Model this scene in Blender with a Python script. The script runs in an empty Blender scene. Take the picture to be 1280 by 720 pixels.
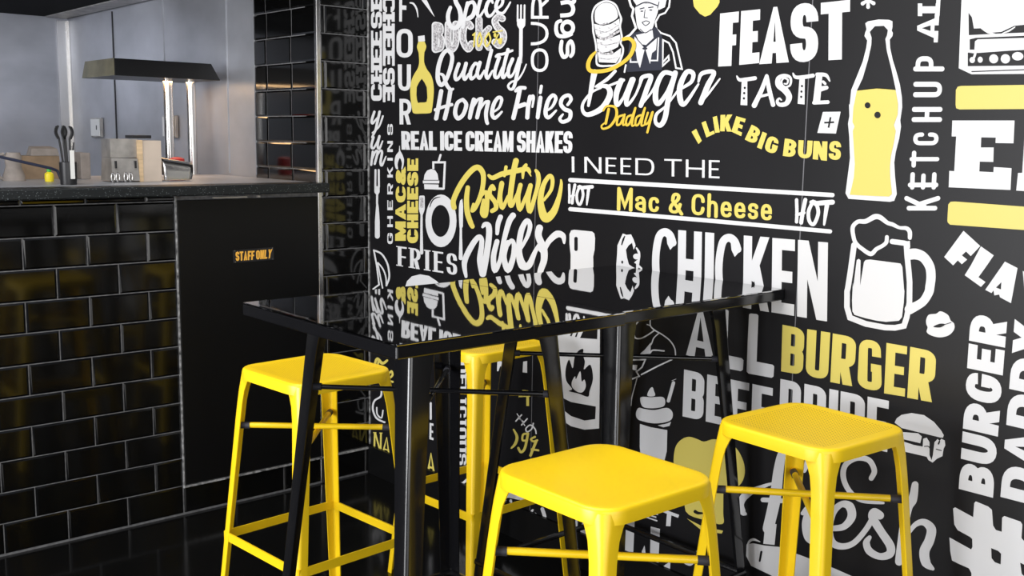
import bpy, bmesh, math, random
from mathutils import Vector, Matrix
from mathutils.geometry import delaunay_2d_cdt
random.seed(4)
SC = bpy.context.scene
COL = SC.collection

# ------------------------------------------------------------------ camera
YAW, PITCH, ROLL, FPX, EYE = 0.71384823, 0.142483581, 0.0149694878, 1312.53333, 1.36
cy_, sy_, cp_, sp_ = math.cos(YAW), math.sin(YAW), math.cos(PITCH), math.sin(PITCH)
CD = Vector((sy_*cp_, cy_*cp_, -sp_))
r0 = Vector((cy_, -sy_, 0)); u0 = r0.cross(CD)
CR = math.cos(ROLL)*r0 + math.sin(ROLL)*u0
CU = -math.sin(ROLL)*r0 + math.cos(ROLL)*u0
CO = Vector((0, 0, EYE))
cam = bpy.data.cameras.new('camera'); cam.sensor_width = 36; cam.lens = FPX/1280*36; cam.clip_start = .02
camo = bpy.data.objects.new('camera', cam); COL.objects.link(camo)
camo.matrix_world = Matrix(((CR.x, CU.x, -CD.x, 0), (CR.y, CU.y, -CD.y, 0), (CR.z, CU.z, -CD.z, EYE), (0, 0, 0, 1)))
SC.camera = camo

# ------------------------------------------------------------------ light
SC.view_settings.view_transform = 'Standard'; SC.view_settings.look = 'None'
SC.view_settings.exposure = 0.0; SC.view_settings.gamma = 1.0; SC.view_settings.use_curve_mapping = False
W = bpy.data.worlds.new('world'); SC.world = W; W.use_nodes = True
W.node_tree.nodes['Background'].inputs[0].default_value = (.80, .86, 1, 1)
W.node_tree.nodes['Background'].inputs[1].default_value = .36
def area(name, loc, target, sx, sy, power, color=(1, 1, 1)):
    l = bpy.data.lights.new(name, 'AREA'); l.shape = 'RECTANGLE'; l.size = sx; l.size_y = sy; l.energy = power; l.color = color
    o = bpy.data.objects.new(name, l); COL.objects.link(o); o.location = loc
    o.rotation_euler = (Vector(target)-Vector(loc)).to_track_quat('-Z', 'Y').to_euler(); return o
area('window_light_left', (-4.6, 2.1, 1.1), (2.2, 2.5, .7), 3.4, 2.2, 400, (.97, .98, 1))
area('window_light_front', (-.4, -2.9, 1.2), (1.9, 2.0, .55), 4.4, 2.3, 95, (1, .985, .96))
area('ceiling_light', (.45, 1.9, 2.9), (1.1, 2.0, 0), 2.2, 2.2, 78, (1, .97, .92))
area('kitchen_light', (1.1, 5.3, 1.97), (1.45, 5.85, .9), .8, .3, 19, (.86, .9, 1))

# ------------------------------------------------------------------ materials
def mat(name, col, rough=.5, metal=0., ior=1.5, coat=0.):
    m = bpy.data.materials.new(name); m.use_nodes = True
    b = m.node_tree.nodes['Principled BSDF']
    b.inputs['Base Color'].default_value = (*col, 1); b.inputs['Roughness'].default_value = rough
    b.inputs['Metallic'].default_value = metal; b.inputs['IOR'].default_value = ior
    if coat: b.inputs['Coat Weight'].default_value = coat; b.inputs['Coat Roughness'].default_value = .05
    return m
def noise_bump(m, scale=(40, 40, 40), strength=.1, dist=.002, colvar=0., rough=0.):
    nt = m.node_tree; b = nt.nodes['Principled BSDF']
    tc = nt.nodes.new('ShaderNodeTexCoord'); mp = nt.nodes.new('ShaderNodeMapping'); mp.inputs['Scale'].default_value = scale
    n = nt.nodes.new('ShaderNodeTexNoise'); n.inputs['Scale'].default_value = 1; n.inputs['Detail'].default_value = 4
    nt.links.new(tc.outputs['Object'], mp.inputs[0]); nt.links.new(mp.outputs[0], n.inputs['Vector'])
    if strength:
        bp = nt.nodes.new('ShaderNodeBump'); bp.inputs['Strength'].default_value = strength; bp.inputs['Distance'].default_value = dist
        nt.links.new(n.outputs['Fac'], bp.inputs['Height']); nt.links.new(bp.outputs[0], b.inputs['Normal'])
    if colvar:
        base = tuple(b.inputs['Base Color'].default_value)[:3]
        cr = nt.nodes.new('ShaderNodeValToRGB')
        cr.color_ramp.elements[0].position = .3; cr.color_ramp.elements[1].position = .7
        cr.color_ramp.elements[0].color = (*[c*(1-colvar) for c in base], 1)
        cr.color_ramp.elements[1].color = (*[min(1, c*(1+colvar)) for c in base], 1)
        nt.links.new(n.outputs['Fac'], cr.inputs[0]); nt.links.new(cr.outputs[0], b.inputs['Base Color'])
    if rough:
        r = b.inputs['Roughness'].default_value
        mr = nt.nodes.new('ShaderNodeMapRange'); mr.inputs['To Min'].default_value = r-rough; mr.inputs['To Max'].default_value = r+rough
        nt.links.new(n.outputs['Fac'], mr.inputs[0]); nt.links.new(mr.outputs[0], b.inputs['Roughness'])
    return m
def speckle(m, scale, col, thr=.12):
    nt = m.node_tree; b = nt.nodes['Principled BSDF']; base = tuple(b.inputs['Base Color'].default_value)
    tc = nt.nodes.new('ShaderNodeTexCoord'); v = nt.nodes.new('ShaderNodeTexVoronoi'); v.inputs['Scale'].default_value = scale
    cr = nt.nodes.new('ShaderNodeValToRGB'); cr.color_ramp.elements[0].position = thr; cr.color_ramp.elements[1].position = thr+.06
    cr.color_ramp.elements[0].color = (*col, 1); cr.color_ramp.elements[1].color = base
    nt.links.new(tc.outputs['Object'], v.inputs['Vector']); nt.links.new(v.outputs['Distance'], cr.inputs[0])
    nt.links.new(cr.outputs[0], b.inputs['Base Color']); return m
def perforate(m, pitch, hole, dark):
    """small round punched holes on a square grid, in the object's own x-y plane"""
    nt = m.node_tree; b = nt.nodes['Principled BSDF']; base = tuple(b.inputs['Base Color'].default_value)
    tc = nt.nodes.new('ShaderNodeTexCoord')
    def math_(op, *a):
        n = nt.nodes.new('ShaderNodeMath'); n.operation = op
        for i, x in enumerate(a):
            if isinstance(x, (int, float)): n.inputs[i].default_value = x
            else: nt.links.new(x, n.inputs[i])
        return n.outputs[0]
    sp = nt.nodes.new('ShaderNodeSeparateXYZ'); nt.links.new(tc.outputs['Object'], sp.inputs[0])
    d2 = None; edge = None
    for k in (0, 1):
        f = math_('SUBTRACT', math_('FRACT', math_('DIVIDE', sp.outputs[k], pitch)), .5)
        q = math_('MULTIPLY', f, f); d2 = q if d2 is None else math_('ADD', d2, q)
        e = math_('LESS_THAN', math_('ABSOLUTE', sp.outputs[k]), .125); edge = e if edge is None else math_('MULTIPLY', edge, e)
    ins = math_('MULTIPLY', math_('LESS_THAN', d2, (hole/pitch/2)**2), edge)
    mx = nt.nodes.new('ShaderNodeMix'); mx.data_type = 'RGBA'
    nt.links.new(ins, mx.inputs['Factor']); mx.inputs['A'].default_value = base; mx.inputs['B'].default_value = (*dark, 1)
    nt.links.new(mx.outputs['Result'], b.inputs['Base Color']); return m

YEL = (.93, .625, .010)
M = dict(
 yellow=mat('yellow_enamel', YEL, .34),
 yellow_perf=perforate(mat('yellow_enamel_punched', YEL, .38), .0078, .0034, (.34, .16, .002)),
 bumper=mat('grey_rubber', (.03, .03, .04), .6),
 black_top=noise_bump(mat('black_mirror_top', (.47, .47, .475), .02, 1., 1.6), (9, 9, 9), .05, .0012),
 black_metal=mat('black_gloss_metal', (.006, .006, .007), .14, 0, 1.6),
 tile=mat('black_glazed_tile', (.002, .002, .002), .09, 0, 1.5),
 grout=noise_bump(mat('grey_grout', (.125, .125, .13), .8), (60, 60, 60), .2, .001, .35),
 floor=noise_bump(mat('black_polished_floor', (.004, .004, .004), .12, 0, 1.5), (3, 3, 3), .02, .002, 0, .06),
 panel=noise_bump(mat('black_painted_panel', (.0016, .0016, .0018), .42, 0, 1.35), (3, 3, 1), .02, .002, .3),
 white_paint=noise_bump(mat('white_caulk', (.20, .20, .20), .6), (55, 55, 55), .3, .001, .95),
 mural_black=noise_bump(mat('mural_black', (.0065, .0062, .0072), .40, 0, 1.3), (2.5, 2.5, 2.5), .0, .001, .12, .05),
 mural_white=mat('mural_white', (.58, .58, .59), .4),
 mural_grey=noise_bump(mat('mural_grey', (.36, .35, .36), .4), (160, 160, 160), 0, .001, .75),
 mural_yellow=mat('mural_yellow', (.57, .475, .10), .4),
 mural_gold=mat('mural_gold', (.58, .40, .042), .4),
 mural_navy=mat('mural_navy', (.022, .024, .036), .38),
 mural_seam=mat('mural_seam', (.13, .13, .14), .4),
 steel=noise_bump(mat('brushed_steel', (.42, .43, .465), .40, .45), (2.2, 2.2, 3.2), .03, .002, .22, .08),
 steel_bright=mat('polished_steel', (.62, .61, .60), .24, 1.),
 steel_dull=noise_bump(mat('worn_steel', (.44, .42, .40), .4, .7), (15, 15, 15), .05, .002, .3),
 hood_black=mat('black_enamel_hood', (.008, .008, .009), .3),
 hood_end_lit=noise_bump(mat('olive_lit_metal', (.21, .19, .115), .45, .3), (12, 12, 12), .05, .002, .3),  # yellowish light reflected by the hood end, put into its base colour
 worktop=speckle(mat('speckled_black_laminate', (.007, .009, .0105), .38, 0, 1.4), 160, (.20, .23, .24), .13),
 canopy=mat('dark_canopy', (.006, .006, .006), .7, 0, 1.15),
 plastic_white=mat('white_plastic', (.7, .7, .68), .4),
 plastic_dark=mat('dark_plastic', (.012, .012, .014), .4),
 navy_plastic=mat('navy_plastic', (.012, .016, .04), .4),
 tan=noise_bump(mat('brown_card', (.23, .16, .10), .8), (20, 20, 20), .1, .002, .2),
 greycard=noise_bump(mat('grey_card', (.25, .22, .20), .8), (20, 20, 20), .1, .002, .2),
 beige=noise_bump(mat('beige_card', (.55, .46, .38), .6), (10, 10, 10), .05, .002, .1),
 wood=noise_bump(mat('pale_wood', (.62, .45, .27), .55), (8, 8, 80), .05, .002, .2),
 red=mat('red_plastic', (.5, .02, .02), .4), green=mat('green_plastic', (.05, .4, .06), .4), lemon=mat('yellow_plastic', (.8, .65, .02), .4),
 sign_orange=mat('sign_orange', (.85, .44, .06), .4),
)

# ------------------------------------------------------------------ helpers
def link(name, me, m, parent=None, loc=None):
    o = bpy.data.objects.new(name, me); COL.objects.link(o)
    for mm in (m if isinstance(m, (list, tuple)) else [m]): me.materials.append(M[mm])
    if parent is not None: o.parent = parent
    if loc: o.location = loc
    return o
def done(bm, name, m, parent=None, loc=None, smooth=False, bevel=0., angle=35):
    bmesh.ops.recalc_face_normals(bm, faces=bm.faces)
    if bevel: bmesh.ops.bevel(bm, geom=[e for e in bm.edges if len(e.link_faces) == 2 and e.calc_face_angle(0) > .5], offset=bevel, segments=2, affect='EDGES', profile=.5)
    me = bpy.data.meshes.new(name); bm.to_mesh(me); bm.free()
    if smooth:
        me.polygons.foreach_set('use_smooth', [True]*len(me.polygons))
        try: me.set_sharp_from_angle(angle=math.radians(angle))
        except Exception: pass
    return link(name, me, m, parent, loc)
def thing(name, label, cat, loc=(0, 0, 0), rotz=0, group=None):
    o = bpy.data.objects.new(name, None); COL.objects.link(o); o.location = loc; o.rotation_euler = (0, 0, rotz)
    o.empty_display_size = .05
    return tag(o, label, cat, group)
def tag(o, label, cat, group=None):
    o['label'] = label; o['category'] = cat
    if group: o['group'] = group
    return o
def struct(o): o['kind'] = 'structure'; return o
def box(bm, x0, y0, z0, x1, y1, z1, mi=0):
    v = [bm.verts.new(p) for p in ((x0,y0,z0),(x1,y0,z0),(x1,y1,z0),(x0,y1,z0),(x0,y0,z1),(x1,y0,z1),(x1,y1,z1),(x0,y1,z1))]
    for f in ((0,3,2,1),(4,5,6,7),(0,1,5,4),(1,2,6,5),(2,3,7,6),(3,0,4,7)):
        bm.faces.new([v[i] for i in f]).material_index = mi
def prism(bm, bot, top, mi=0):
    """closed solid between two loops of points"""
    a = [bm.verts.new(p) for p in bot]; b = [bm.verts.new(p) for p in top]; n = len(a)
    bm.faces.new(a[::-1]).material_index = mi; bm.faces.new(b).material_index = mi
    for i in range(n): bm.faces.new((a[i], a[(i+1) % n], b[(i+1) % n], b[i])).material_index = mi
def tube(bm, p0, p1, r, n=14, r1=None, mi=0):
    p0, p1 = Vector(p0), Vector(p1); d = (p1-p0).normalized(); r1 = r if r1 is None else r1
    a = d.orthogonal().normalized(); b = d.cross(a)
    c = [(math.cos(2*math.pi*i/n), math.sin(2*math.pi*i/n)) for i in range(n)]
    prism(bm, [p0+(a*x+b*y)*r for x, y in c], [p1+(a*x+b*y)*r1 for x, y in c], mi)
def pipe(bm, pts, r, n=8):
    for p, q in zip(pts, pts[1:]): tube(bm, p, q, r, n)
def lathe(bm, prof, c=(0, 0, 0), n=24):
    rings = []
    for r, z in prof: rings.append([bm.verts.new((c[0]+r*math.cos(2*math.pi*i/n), c[1]+r*math.sin(2*math.pi*i/n), c[2]+z)) for i in range(n)])
    for A, B in zip(rings, rings[1:]):
        for i in range(n): bm.faces.new((A[i], A[(i+1) % n], B[(i+1) % n], B[i]))
    bm.faces.new(rings[0][::-1]); bm.faces.new(rings[-1])
def ray(px, py): return CR*((px-640)/FPX) - CU*((py-360)/FPX) + CD
def on_x(px, py, X): d = ray(px, py); return CO + d*(X/d.x)
def on_y(px, py, Y): d = ray(px, py); return CO + d*(Y/d.y)

XW, YB, XC = 2.279, 3.498, 2.058           # mural face, tiled counter face, column and kitchen side wall

# ------------------------------------------------------------------ room shell
bm = bmesh.new(); box(bm, -3.4, -3.4, -.1, 2.5, 6.4, 0); struct(done(bm, 'floor', 'floor'))
bm = bmesh.new(); box(bm, XW+.003, -2.6, 0, XW+.15, YB+.012, 2.9); struct(done(bm, 'wall_right', 'panel'))

def tile_mesh(bm, u0, u1, z0, z1, put, rows, joint, bev=.0075, h=.0034, g=.0017):
    """bevelled metro tiles over u0..u1, z0..z1; put(u,z,d) -> point, joint(k) -> phase of row k"""
    f = [bm.verts.new(put(*p, 0)) for p in ((u0, z0), (u1, z0), (u1, z1), (u0, z1))]
    bm.faces.new(f).material_index = 1
    P, Q = .2, .1016
    for k in rows:
        a, b = max(z0, .0068+Q*k), min(z1, .0068+Q*(k+1))
        if b-a < .012: continue
        ph = joint(k); n = math.floor((u0-ph)/P)
        while ph+n*P < u1:
            c, d = max(u0, ph+n*P), min(u1, ph+(n+1)*P); n += 1
            if d-c < .012: continue
            bb = min(bev, (d-c)/3, (b-a)/3)
            lo = [bm.verts.new(put(u, z, .0007)) for u, z in ((c+g, a+g), (d-g, a+g), (d-g, b-g), (c+g, b-g))]
            t = random.uniform(-.0005, .0005); s = random.uniform(-.0005, .0005)
            hi = [bm.verts.new(put(u, z, h+dd)) for u, z, dd in ((c+bb, a+bb, t), (d-bb, a+bb, s), (d-bb, b-bb, -t), (c+bb, b-bb, -s))]
            bm.faces.new(hi).material_index = 0
            for i in range(4): bm.faces.new((lo[i], lo[(i+1) % 4], hi[(i+1) % 4], hi[i])).material_index = 0

front = lambda u, z, d: (u, YB-d, z)
bm = bmesh.new()
tile_mesh(bm, -1.4, 1.487, .0068, 1.143, front, range(0, 12), lambda k: 1.086 + (.1 if k % 2 else 0))
tile_mesh(bm, 1.487, 2.062, .004, .1084, front, range(0, 1), lambda k: 1.487)
tile_mesh(bm, 2.064, XW-.002, .0068, 2.85, front, range(0, 29), lambda k: 2.085 if k % 2 else 2.055)
box(bm, -1.4, YB+.001, 0, XC, YB+.1, 1.143, 1)
box(bm, 2.062, YB+.001, 0, XW, YB+.1, 2.85, 1)
box(bm, -3.4, YB+.001, 0, -1.402, YB+.1, 2.85, 0); box(bm, -1.4, YB+.001, 2.12, 2.056, YB+.1, 2.85, 0)
struct(done(bm, 'wall_back', ['tile', 'grout']))
bm = bmesh.new()
tile_mesh(bm, YB+.006, 4.012, 1.12, 2.85, lambda u, z, d: (XC-d+.004, u, z), range(10, 29), lambda k: 3.601-.1 if k % 2 else 3.71-.2)
box(bm, XC+.005, YB+.1, 1.12, 2.2, 4.012, 2.85, 1)
struct(done(bm, 'wall_column', ['tile', 'grout']))
bm = bmesh.new(); box(bm, XC+.003, 4.012, .9, 2.2, 6.26, 2.6); struct(done(bm, 'wall_kitchen_side', 'steel'))
bm = bmesh.new(); box(bm, -2.2, 6.24, .9, XC+.003, 6.36, 2.6); struct(done(bm, 'wall_kitchen_back', 'steel'))
bm = bmesh.new(); box(bm, -2.35, 3.6, 0, -2.2, 6.36, 2.6); struct(done(bm, 'wall_kitchen_left', 'canopy'))
bm = bmesh.new(); box(bm, -2.35, 3.6, 2.601, 2.2, 6.36, 2.7); struct(done(bm, 'ceiling_kitchen', 'canopy'))
n_ = 0
for (nm, y, w, m_) in (('trim_1', 5.55, .004, 'plastic_dark'), ('trim_2', 4.909, .004, 'steel'), ('trim_3', 4.256, .006, 'steel'), ('trim_4', 4.012, .009, 'steel')):
    bm = bmesh.new(); box(bm, XC-.003, y-w, 1.19, XC+.004, y+w, 1.97 if y > 4.9 else 2.5); struct(done(bm, nm, m_))
bm = bmesh.new(); box(bm, XC-.06, 6.228, 1.1, XC-.004, 6.2405, 1.97); box(bm, XC-.004, 6.2, 1.1, XC+.003, 6.2405, 1.97); struct(done(bm, 'trim_5', 'steel_bright'))
bm = bmesh.new(); box(bm, XC-.012, YB-.009, .002, XC+.006, YB+.008, 2.85); struct(done(bm, 'trim_6', 'steel_bright', bevel=.002))
# caulk lines round the staff panel
bm = bmesh.new(); box(bm, 1.487, YB-.0068, .10, 1.4915, YB, 1.143); struct(done(bm, 'trim_7', 'white_paint'))
bm = bmesh.new(); box(bm, 1.488, YB-.010, .102, 2.278, YB-.001, .1085); struct(done(bm, 'trim_8', 'white_paint'))
bm = bmesh.new(); box(bm, XW-.006, YB-.007, .12, XW-.0005, YB, 2.85); struct(done(bm, 'trim_9', 'white_paint'))
# skirting under the mural
bm = bmesh.new(); box(bm, XW-.012, -2.6, 0, XW+.002, YB, .115); struct(done(bm, 'baseboard_right', 'panel'))

# ------------------------------------------------------------------ mural: a printed wallcovering with its words and drawings
mural = thing('wall_mural', 'black wall mural covered in white and yellow burger bar lettering and food drawings', 'mural', (XW, 0, 0))
bm = bmesh.new(); box(bm, 0, -2.6, .115, .0025, YB-.008, 2.88); done(bm, 'backing', 'mural_black', mural)
bm = bmesh.new()
for px, py in ((672, 100), (1003, 240)):
    y = on_x(px, py, XW).y; box(bm, -.0002, y-.0013, .116, .001, y+.0013, 2.88)
done(bm, 'panel_seam', 'mural_seam', mural)

class Ink:
    """collects flat shapes given in photograph pixels and lays them on the wall plane"""
    def __init__(s): s.polys = []
    def poly(s, pts): s.polys.append([tuple(p) for p in pts]); return s
    def build(s, name, m, layer=0, label=None, put=None, parent=None, gap=9):
        """one part per word or drawing: shapes further than gap pixels apart become parts of their own"""
        bb = [[min(a for a, b in p), min(b for a, b in p), max(a for a, b in p), max(b for a, b in p), [p]] for p in s.polys]
        todo, out = bb, []
        while todo:
            c = todo.pop(); grown = True
            while grown:
                grown = False
                for d in todo[:]:
                    if d[0] < c[2]+gap and d[2] > c[0]-gap and d[1] < c[3]+gap and d[3] > c[1]-gap:
                        c = [min(c[0], d[0]), min(c[1], d[1]), max(c[2], d[2]), max(c[3], d[3]), c[4]+d[4]]; todo.remove(d); grown = True
            out.append(c[4])
        for g in out: o = s.build_one(g, name, m, layer, label, put, parent)
        return o
    def build_one(s, polys, name, m, layer, label, put, parent):
        X = XW-.0006*(layer+1); vs, fs = [], []
        for p in polys:
            q = []
            for a in p:
                if not q or abs(a[0]-q[-1][0])+abs(a[1]-q[-1][1]) > 1e-3: q.append(a)
            if len(q) > 2 and abs(q[0][0]-q[-1][0])+abs(q[0][1]-q[-1][1]) < 1e-3: q.pop()
            if len(q) < 3: continue
            fs.append(list(range(len(vs), len(vs)+len(q))))
            for a, b in q:
                w = on_x(a, b, X) if put is None else put(a, b)
                vs.append(Vector((w.y*100, w.z*100)) if put is None else Vector((w.x*100, w.z*100)))
        # the overlapping strokes become one clean flat shape
        V, _, F, _, _, _ = delaunay_2d_cdt(vs, [], fs, 0, 1e-5)
        rings = [[vs[k] for k in f] for f in fs]
        rings = [(min(v.x for v in r), max(v.x for v in r), min(v.y for v in r), max(v.y for v in r), r) for r in rings]
        def inked(f):
            cx = sum(V[k].x for k in f)/len(f); cy = sum(V[k].y for k in f)/len(f)
            for a, b, c, d, r in rings:
                if a <= cx <= b and c <= cy <= d:
                    ins = False; q = r[-1]
                    for t in r:
                        if (t.y > cy) != (q.y > cy) and cx < (q.x-t.x)*(cy-t.y)/(q.y-t.y)+t.x: ins = not ins
                        q = t
                    if ins: return True
            return False
        F = [f for f in F if inked(f)]
        bm = bmesh.new()
        bv = [bm.verts.new((X-XW, v.x/100, v.y/100) if put is None else (v.x/100, -.0121, v.y/100)) for v in V]
        for f in F:
            try: bm.faces.new([bv[k] for k in f])
            except ValueError: pass
        bmesh.ops.delete(bm, geom=[v for v in bm.verts if not v.link_faces], context='VERTS')
        for f in bm.faces:
            f.normal_update()
            if (f.normal.x if put is None else f.normal.y) > 0: f.normal_flip()
        me = bpy.data.meshes.new(name); bm.to_mesh(me); bm.free()
        o = link(name, me, m, mural if parent is None else parent)
        if label: o['label'] = label
        return o
    def stroke(s, pts, w, closed=False, smooth=True, cap='round'):
        for p in thick(pts, w, closed, smooth, cap): s.poly(p)
        return s
    def ell(s, cx, cy, rx, ry, rot=0, n=28):
        c, d = math.cos(rot), math.sin(rot)
        return s.poly([(cx+rx*math.cos(t)*c-ry*math.sin(t)*d, cy+rx*math.cos(t)*d+ry*math.sin(t)*c) for t in [2*math.pi*i/n for i in range(n)]])

def spline(pts, closed, ws, sub=7):
    n = len(pts)
    if n < 3: return pts, ws
    out, ow = [], []
    for i in range(n if closed else n-1):
        p = [pts[(i+k) % n] if closed else pts[min(max(i+k, 0), n-1)] for k in (-1, 0, 1, 2)]
        a, b = ws[i], ws[(i+1) % n]
        for j in range(sub):
            t = j/sub; t2, t3 = t*t, t*t*t
            out.append(tuple(.5*((2*p[1][k])+(-p[0][k]+p[2][k])*t+(2*p[0][k]-5*p[1][k]+4*p[2][k]-p[3][k])*t2+(-p[0][k]+3*p[1][k]-3*p[2][k]+p[3][k])*t3) for k in (0, 1)))
            ow.append(a+(b-a)*t)
    if not closed: out.append(tuple(pts[-1])); ow.append(ws[-1])
    return out, ow
def thick(pts, w, closed=False, smooth=True, cap='round'):
    ws = list(w) if isinstance(w, (list, tuple)) else [w]*len(pts)
    if len(ws) < len(pts): ws = [ws[0]+(ws[-1]-ws[0])*i/(len(pts)-1) for i in range(len(pts))]
    if smooth: pts, ws = spline(pts, closed, ws)
    q, qw = [pts[0]], [ws[0]]
    for p, a in zip(pts[1:], ws[1:]):
        if math.hypot(p[0]-q[-1][0], p[1]-q[-1][1]) > 1e-6: q.append(p); qw.append(a)
    if closed and math.hypot(q[0][0]-q[-1][0], q[0][1]-q[-1][1]) < 1e-6: q.pop(); qw.pop()
    n = len(q); polys = []
    if n < 2: return polys
    def nrm(a, b):
        dx, dy = b[0]-a[0], b[1]-a[1]; l = math.hypot(dx, dy); return (-dy/l, dx/l)
    seg = [nrm(q[i], q[(i+1) % n]) for i in range(n if closed else n-1)]
    Ls, Rs = [], []
    for i in range(n):
        a = seg[i-1] if (i > 0 or closed) else seg[0]
        b = seg[i] if i < len(seg) else seg[-1]
        mx, my = a[0]+b[0], a[1]+b[1]; l = math.hypot(mx, my)
        if l < 1e-6: mx, my, k = a[0], a[1], 1
        else:
            mx, my = mx/l, my/l; k = min(1/max(.2, mx*a[0]+my*a[1]), 2.6)
        h = qw[i]/2*k
        Ls.append((q[i][0]+mx*h, q[i][1]+my*h)); Rs.append((q[i][0]-mx*h, q[i][1]-my*h))
    for i in range(n if closed else n-1):
        j = (i+1) % n; polys.append([Ls[i], Ls[j], Rs[j], Rs[i]])
    if cap == 'round' and not closed:
        for c, r in ((q[0], qw[0]/2), (q[-1], qw[-1]/2)):
            polys.append([(c[0]+r*math.cos(2*math.pi*k/16), c[1]+r*math.sin(2*math.pi*k/16)) for k in range(16)])
    return polys

def crop(x0, y0, k):
    def f(*pts):
        if len(pts) == 1 and isinstance(pts[0], str):
            pts = [tuple(float(v) for v in t.split(',')) for t in pts[0].split()]
        return [(x0+x/k, y0+y/k) for x, y in pts]
    f.k = k; return f

# --- capital and small letters drawn as strokes in a unit box
def rp(path, rx, ry, closed=False):
    out = []; n = len(path)
    for i, p in enumerate(path):
        if len(p) < 3 or (not closed and i in (0, n-1)): out.append(p[:2]); continue
        a, b = path[i-1], path[(i+1) % n]
        def cut(o):
            dx, dy = o[0]-p[0], o[1]-p[1]; lim = .5 if len(o) > 2 else 1.
            tx = rx/abs(dx) if abs(dx) > 1e-6 else 9; ty = ry/abs(dy) if abs(dy) > 1e-6 else 9
            t = min(tx, ty, lim); return (p[0]+dx*t, p[1]+dy*t)
        s, e = cut(a), cut(b)
        for j in range(7):
            t = j/6; out.append(tuple((1-t)**2*s[k]+2*t*(1-t)*p[k]+t*t*e[k] for k in (0, 1)))
    return out
def glyph(ch, a, b, rx, ry):
    L, R, T, B, H = a, 1-a, b, 1-b, .5
    X = .27+b
    g = dict(
     O=[('c', [(L,T,1),(R,T,1),(R,B,1),(L,B,1)])], C=[('o', [(R,.34),(R,T,1),(L,T,1),(L,B,1),(R,B,1),(R,.66)])],
     D=[('c', [(L,T),(R,T,1),(R,B,1),(L,B)])], B=[('c', [(L,T),(R,T,1),(R,H,1),(L,H)]), ('c', [(L,H),(R,H,1),(R,B,1),(L,B)])],
     R=[('c', [(L,T),(R,T,1),(R,H+.06,1),(L,H+.06)]), ('o', [(L,0),(L,1)]), ('o', [(H,H+.02),(R,1.15)])],
     P=[('c', [(L,T),(R,T,1),(R,H+.08,1),(L,H+.08)]), ('o', [(L,0),(L,1)])],
     E=[('o', [(L,0),(L,1)]), ('o', [(0,T),(1,T)]), ('o', [(0,H),(.9,H)]), ('o', [(0,B),(1,B)])],
     F=[('o', [(L,0),(L,1)]), ('o', [(0,T),(1,T)]), ('o', [(0,.52),(.9,.52)])], H=[('o', [(L,0),(L,1)]), ('o', [(R,0),(R,1)]), ('o', [(L,H),(R,H)])],
     I=[('o', [(.5,0),(.5,1)])], L=[('o', [(L,0),(L,1)]), ('o', [(0,B),(1,B)])], T=[('o', [(0,T),(1,T)]), ('o', [(.5,0),(.5,1)])],
     N=[('o', [(L,0),(L,1)]), ('o', [(R,0),(R,1)]), ('o', [(L,-.04),(R,1.04)])],
     M=[('o', [(L,0),(L,1)]), ('o', [(R,0),(R,1)]), ('o', [(L,-.05),(.5,.82),(R,-.05)])],
     A=[('o', [(L-.02,1.06),(.5,-.02),(R+.02,1.06)]), ('o', [(.25,.72),(.75,.72)])],
     K=[('o', [(L,0),(L,1)]), ('o', [(R+.02,-.1),(L+a*.6,.6)]), ('o', [(.42,.36),(R+.02,1.1)])],
     Y=[('o', [(L-.05,-.1),(.5,.55),(R+.05,-.1)]), ('o', [(.5,.5),(.5,1)])], V=[('o', [(L,-.1),(.5,1.0),(R,-.1)])],
     S=[('o', [(R,.32),(R,T,1),(L,T,1),(L,H,1),(R,H,1),(R,B,1),(L,B,1),(L,.68)])], U=[('o', [(L,0),(L,B,1),(R,B,1),(R,0)])],
     G=[('o', [(R,.32),(R,T,1),(L,T,1),(L,B,1),(R,B,1),(R,.55),(.55,.55)])],
     a=[('o', [(L,.47),(L,X,1),(R,X,1),(R,1)]), ('c', [(L,.6,1),(R,.6),(R,B),(L,B,1)])],
     c=[('o', [(R,.5),(R,X,1),(L,X,1),(L,B,1),(R,B,1),(R,.78)])], h=[('o', [(L,0),(L,1)]), ('o', [(L,.55),(L,X,1),(R,X,1),(R,1)])],
     e=[('o', [(L,.635),(R,.635),(R,X,1),(L,X,1),(L,B,1),(R,B,1),(R,.83)])],
     s=[('o', [(R,.46),(R,X,1),(L,X,1),(L,.62,1),(R,.62,1),(R,B,1),(L,B,1),(L,.8)])],
    )
    g['&'] = [('o', [(1.0,1.0),(.3,.38),(.3,T,1),(.74,T,1),(.74,.34,1),(L,.62,1),(L,B,1),(.72,B,1),(R,.55)])]
    return [(k, rp(p, rx, ry, k == 'c')) for k, p in g[ch]]
STEMS = dict(E='L', F='L', H='LR', I='M', K='L', L='L', N='LR', R='L', P='L', T='M', A='LRb', M='LR', U='LRt')
WID = dict(M=1.2, I=0, W=1.4, a=.82, c=.8, e=.85, s=.78, h=.82, E=.9, F=.86, L=.86)
def clipbox(p, lo=-.003, hi=1.003):
    for ax in (1,):
        for s, lim in ((1, hi), (-1, -lo)):
            out = []
            for i in range(len(p)):
                c, d = p[i], p[(i+1) % len(p)]; fc, fd = s*c[ax]-lim, s*d[ax]-lim
                if fc <= 0: out.append(c)
                if (fc <= 0) != (fd <= 0):
                    t = fc/(fc-fd); out.append((c[0]+(d[0]-c[0])*t, c[1]+(d[1]-c[1])*t))
            p = out
            if not p: return p
    return p
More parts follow.
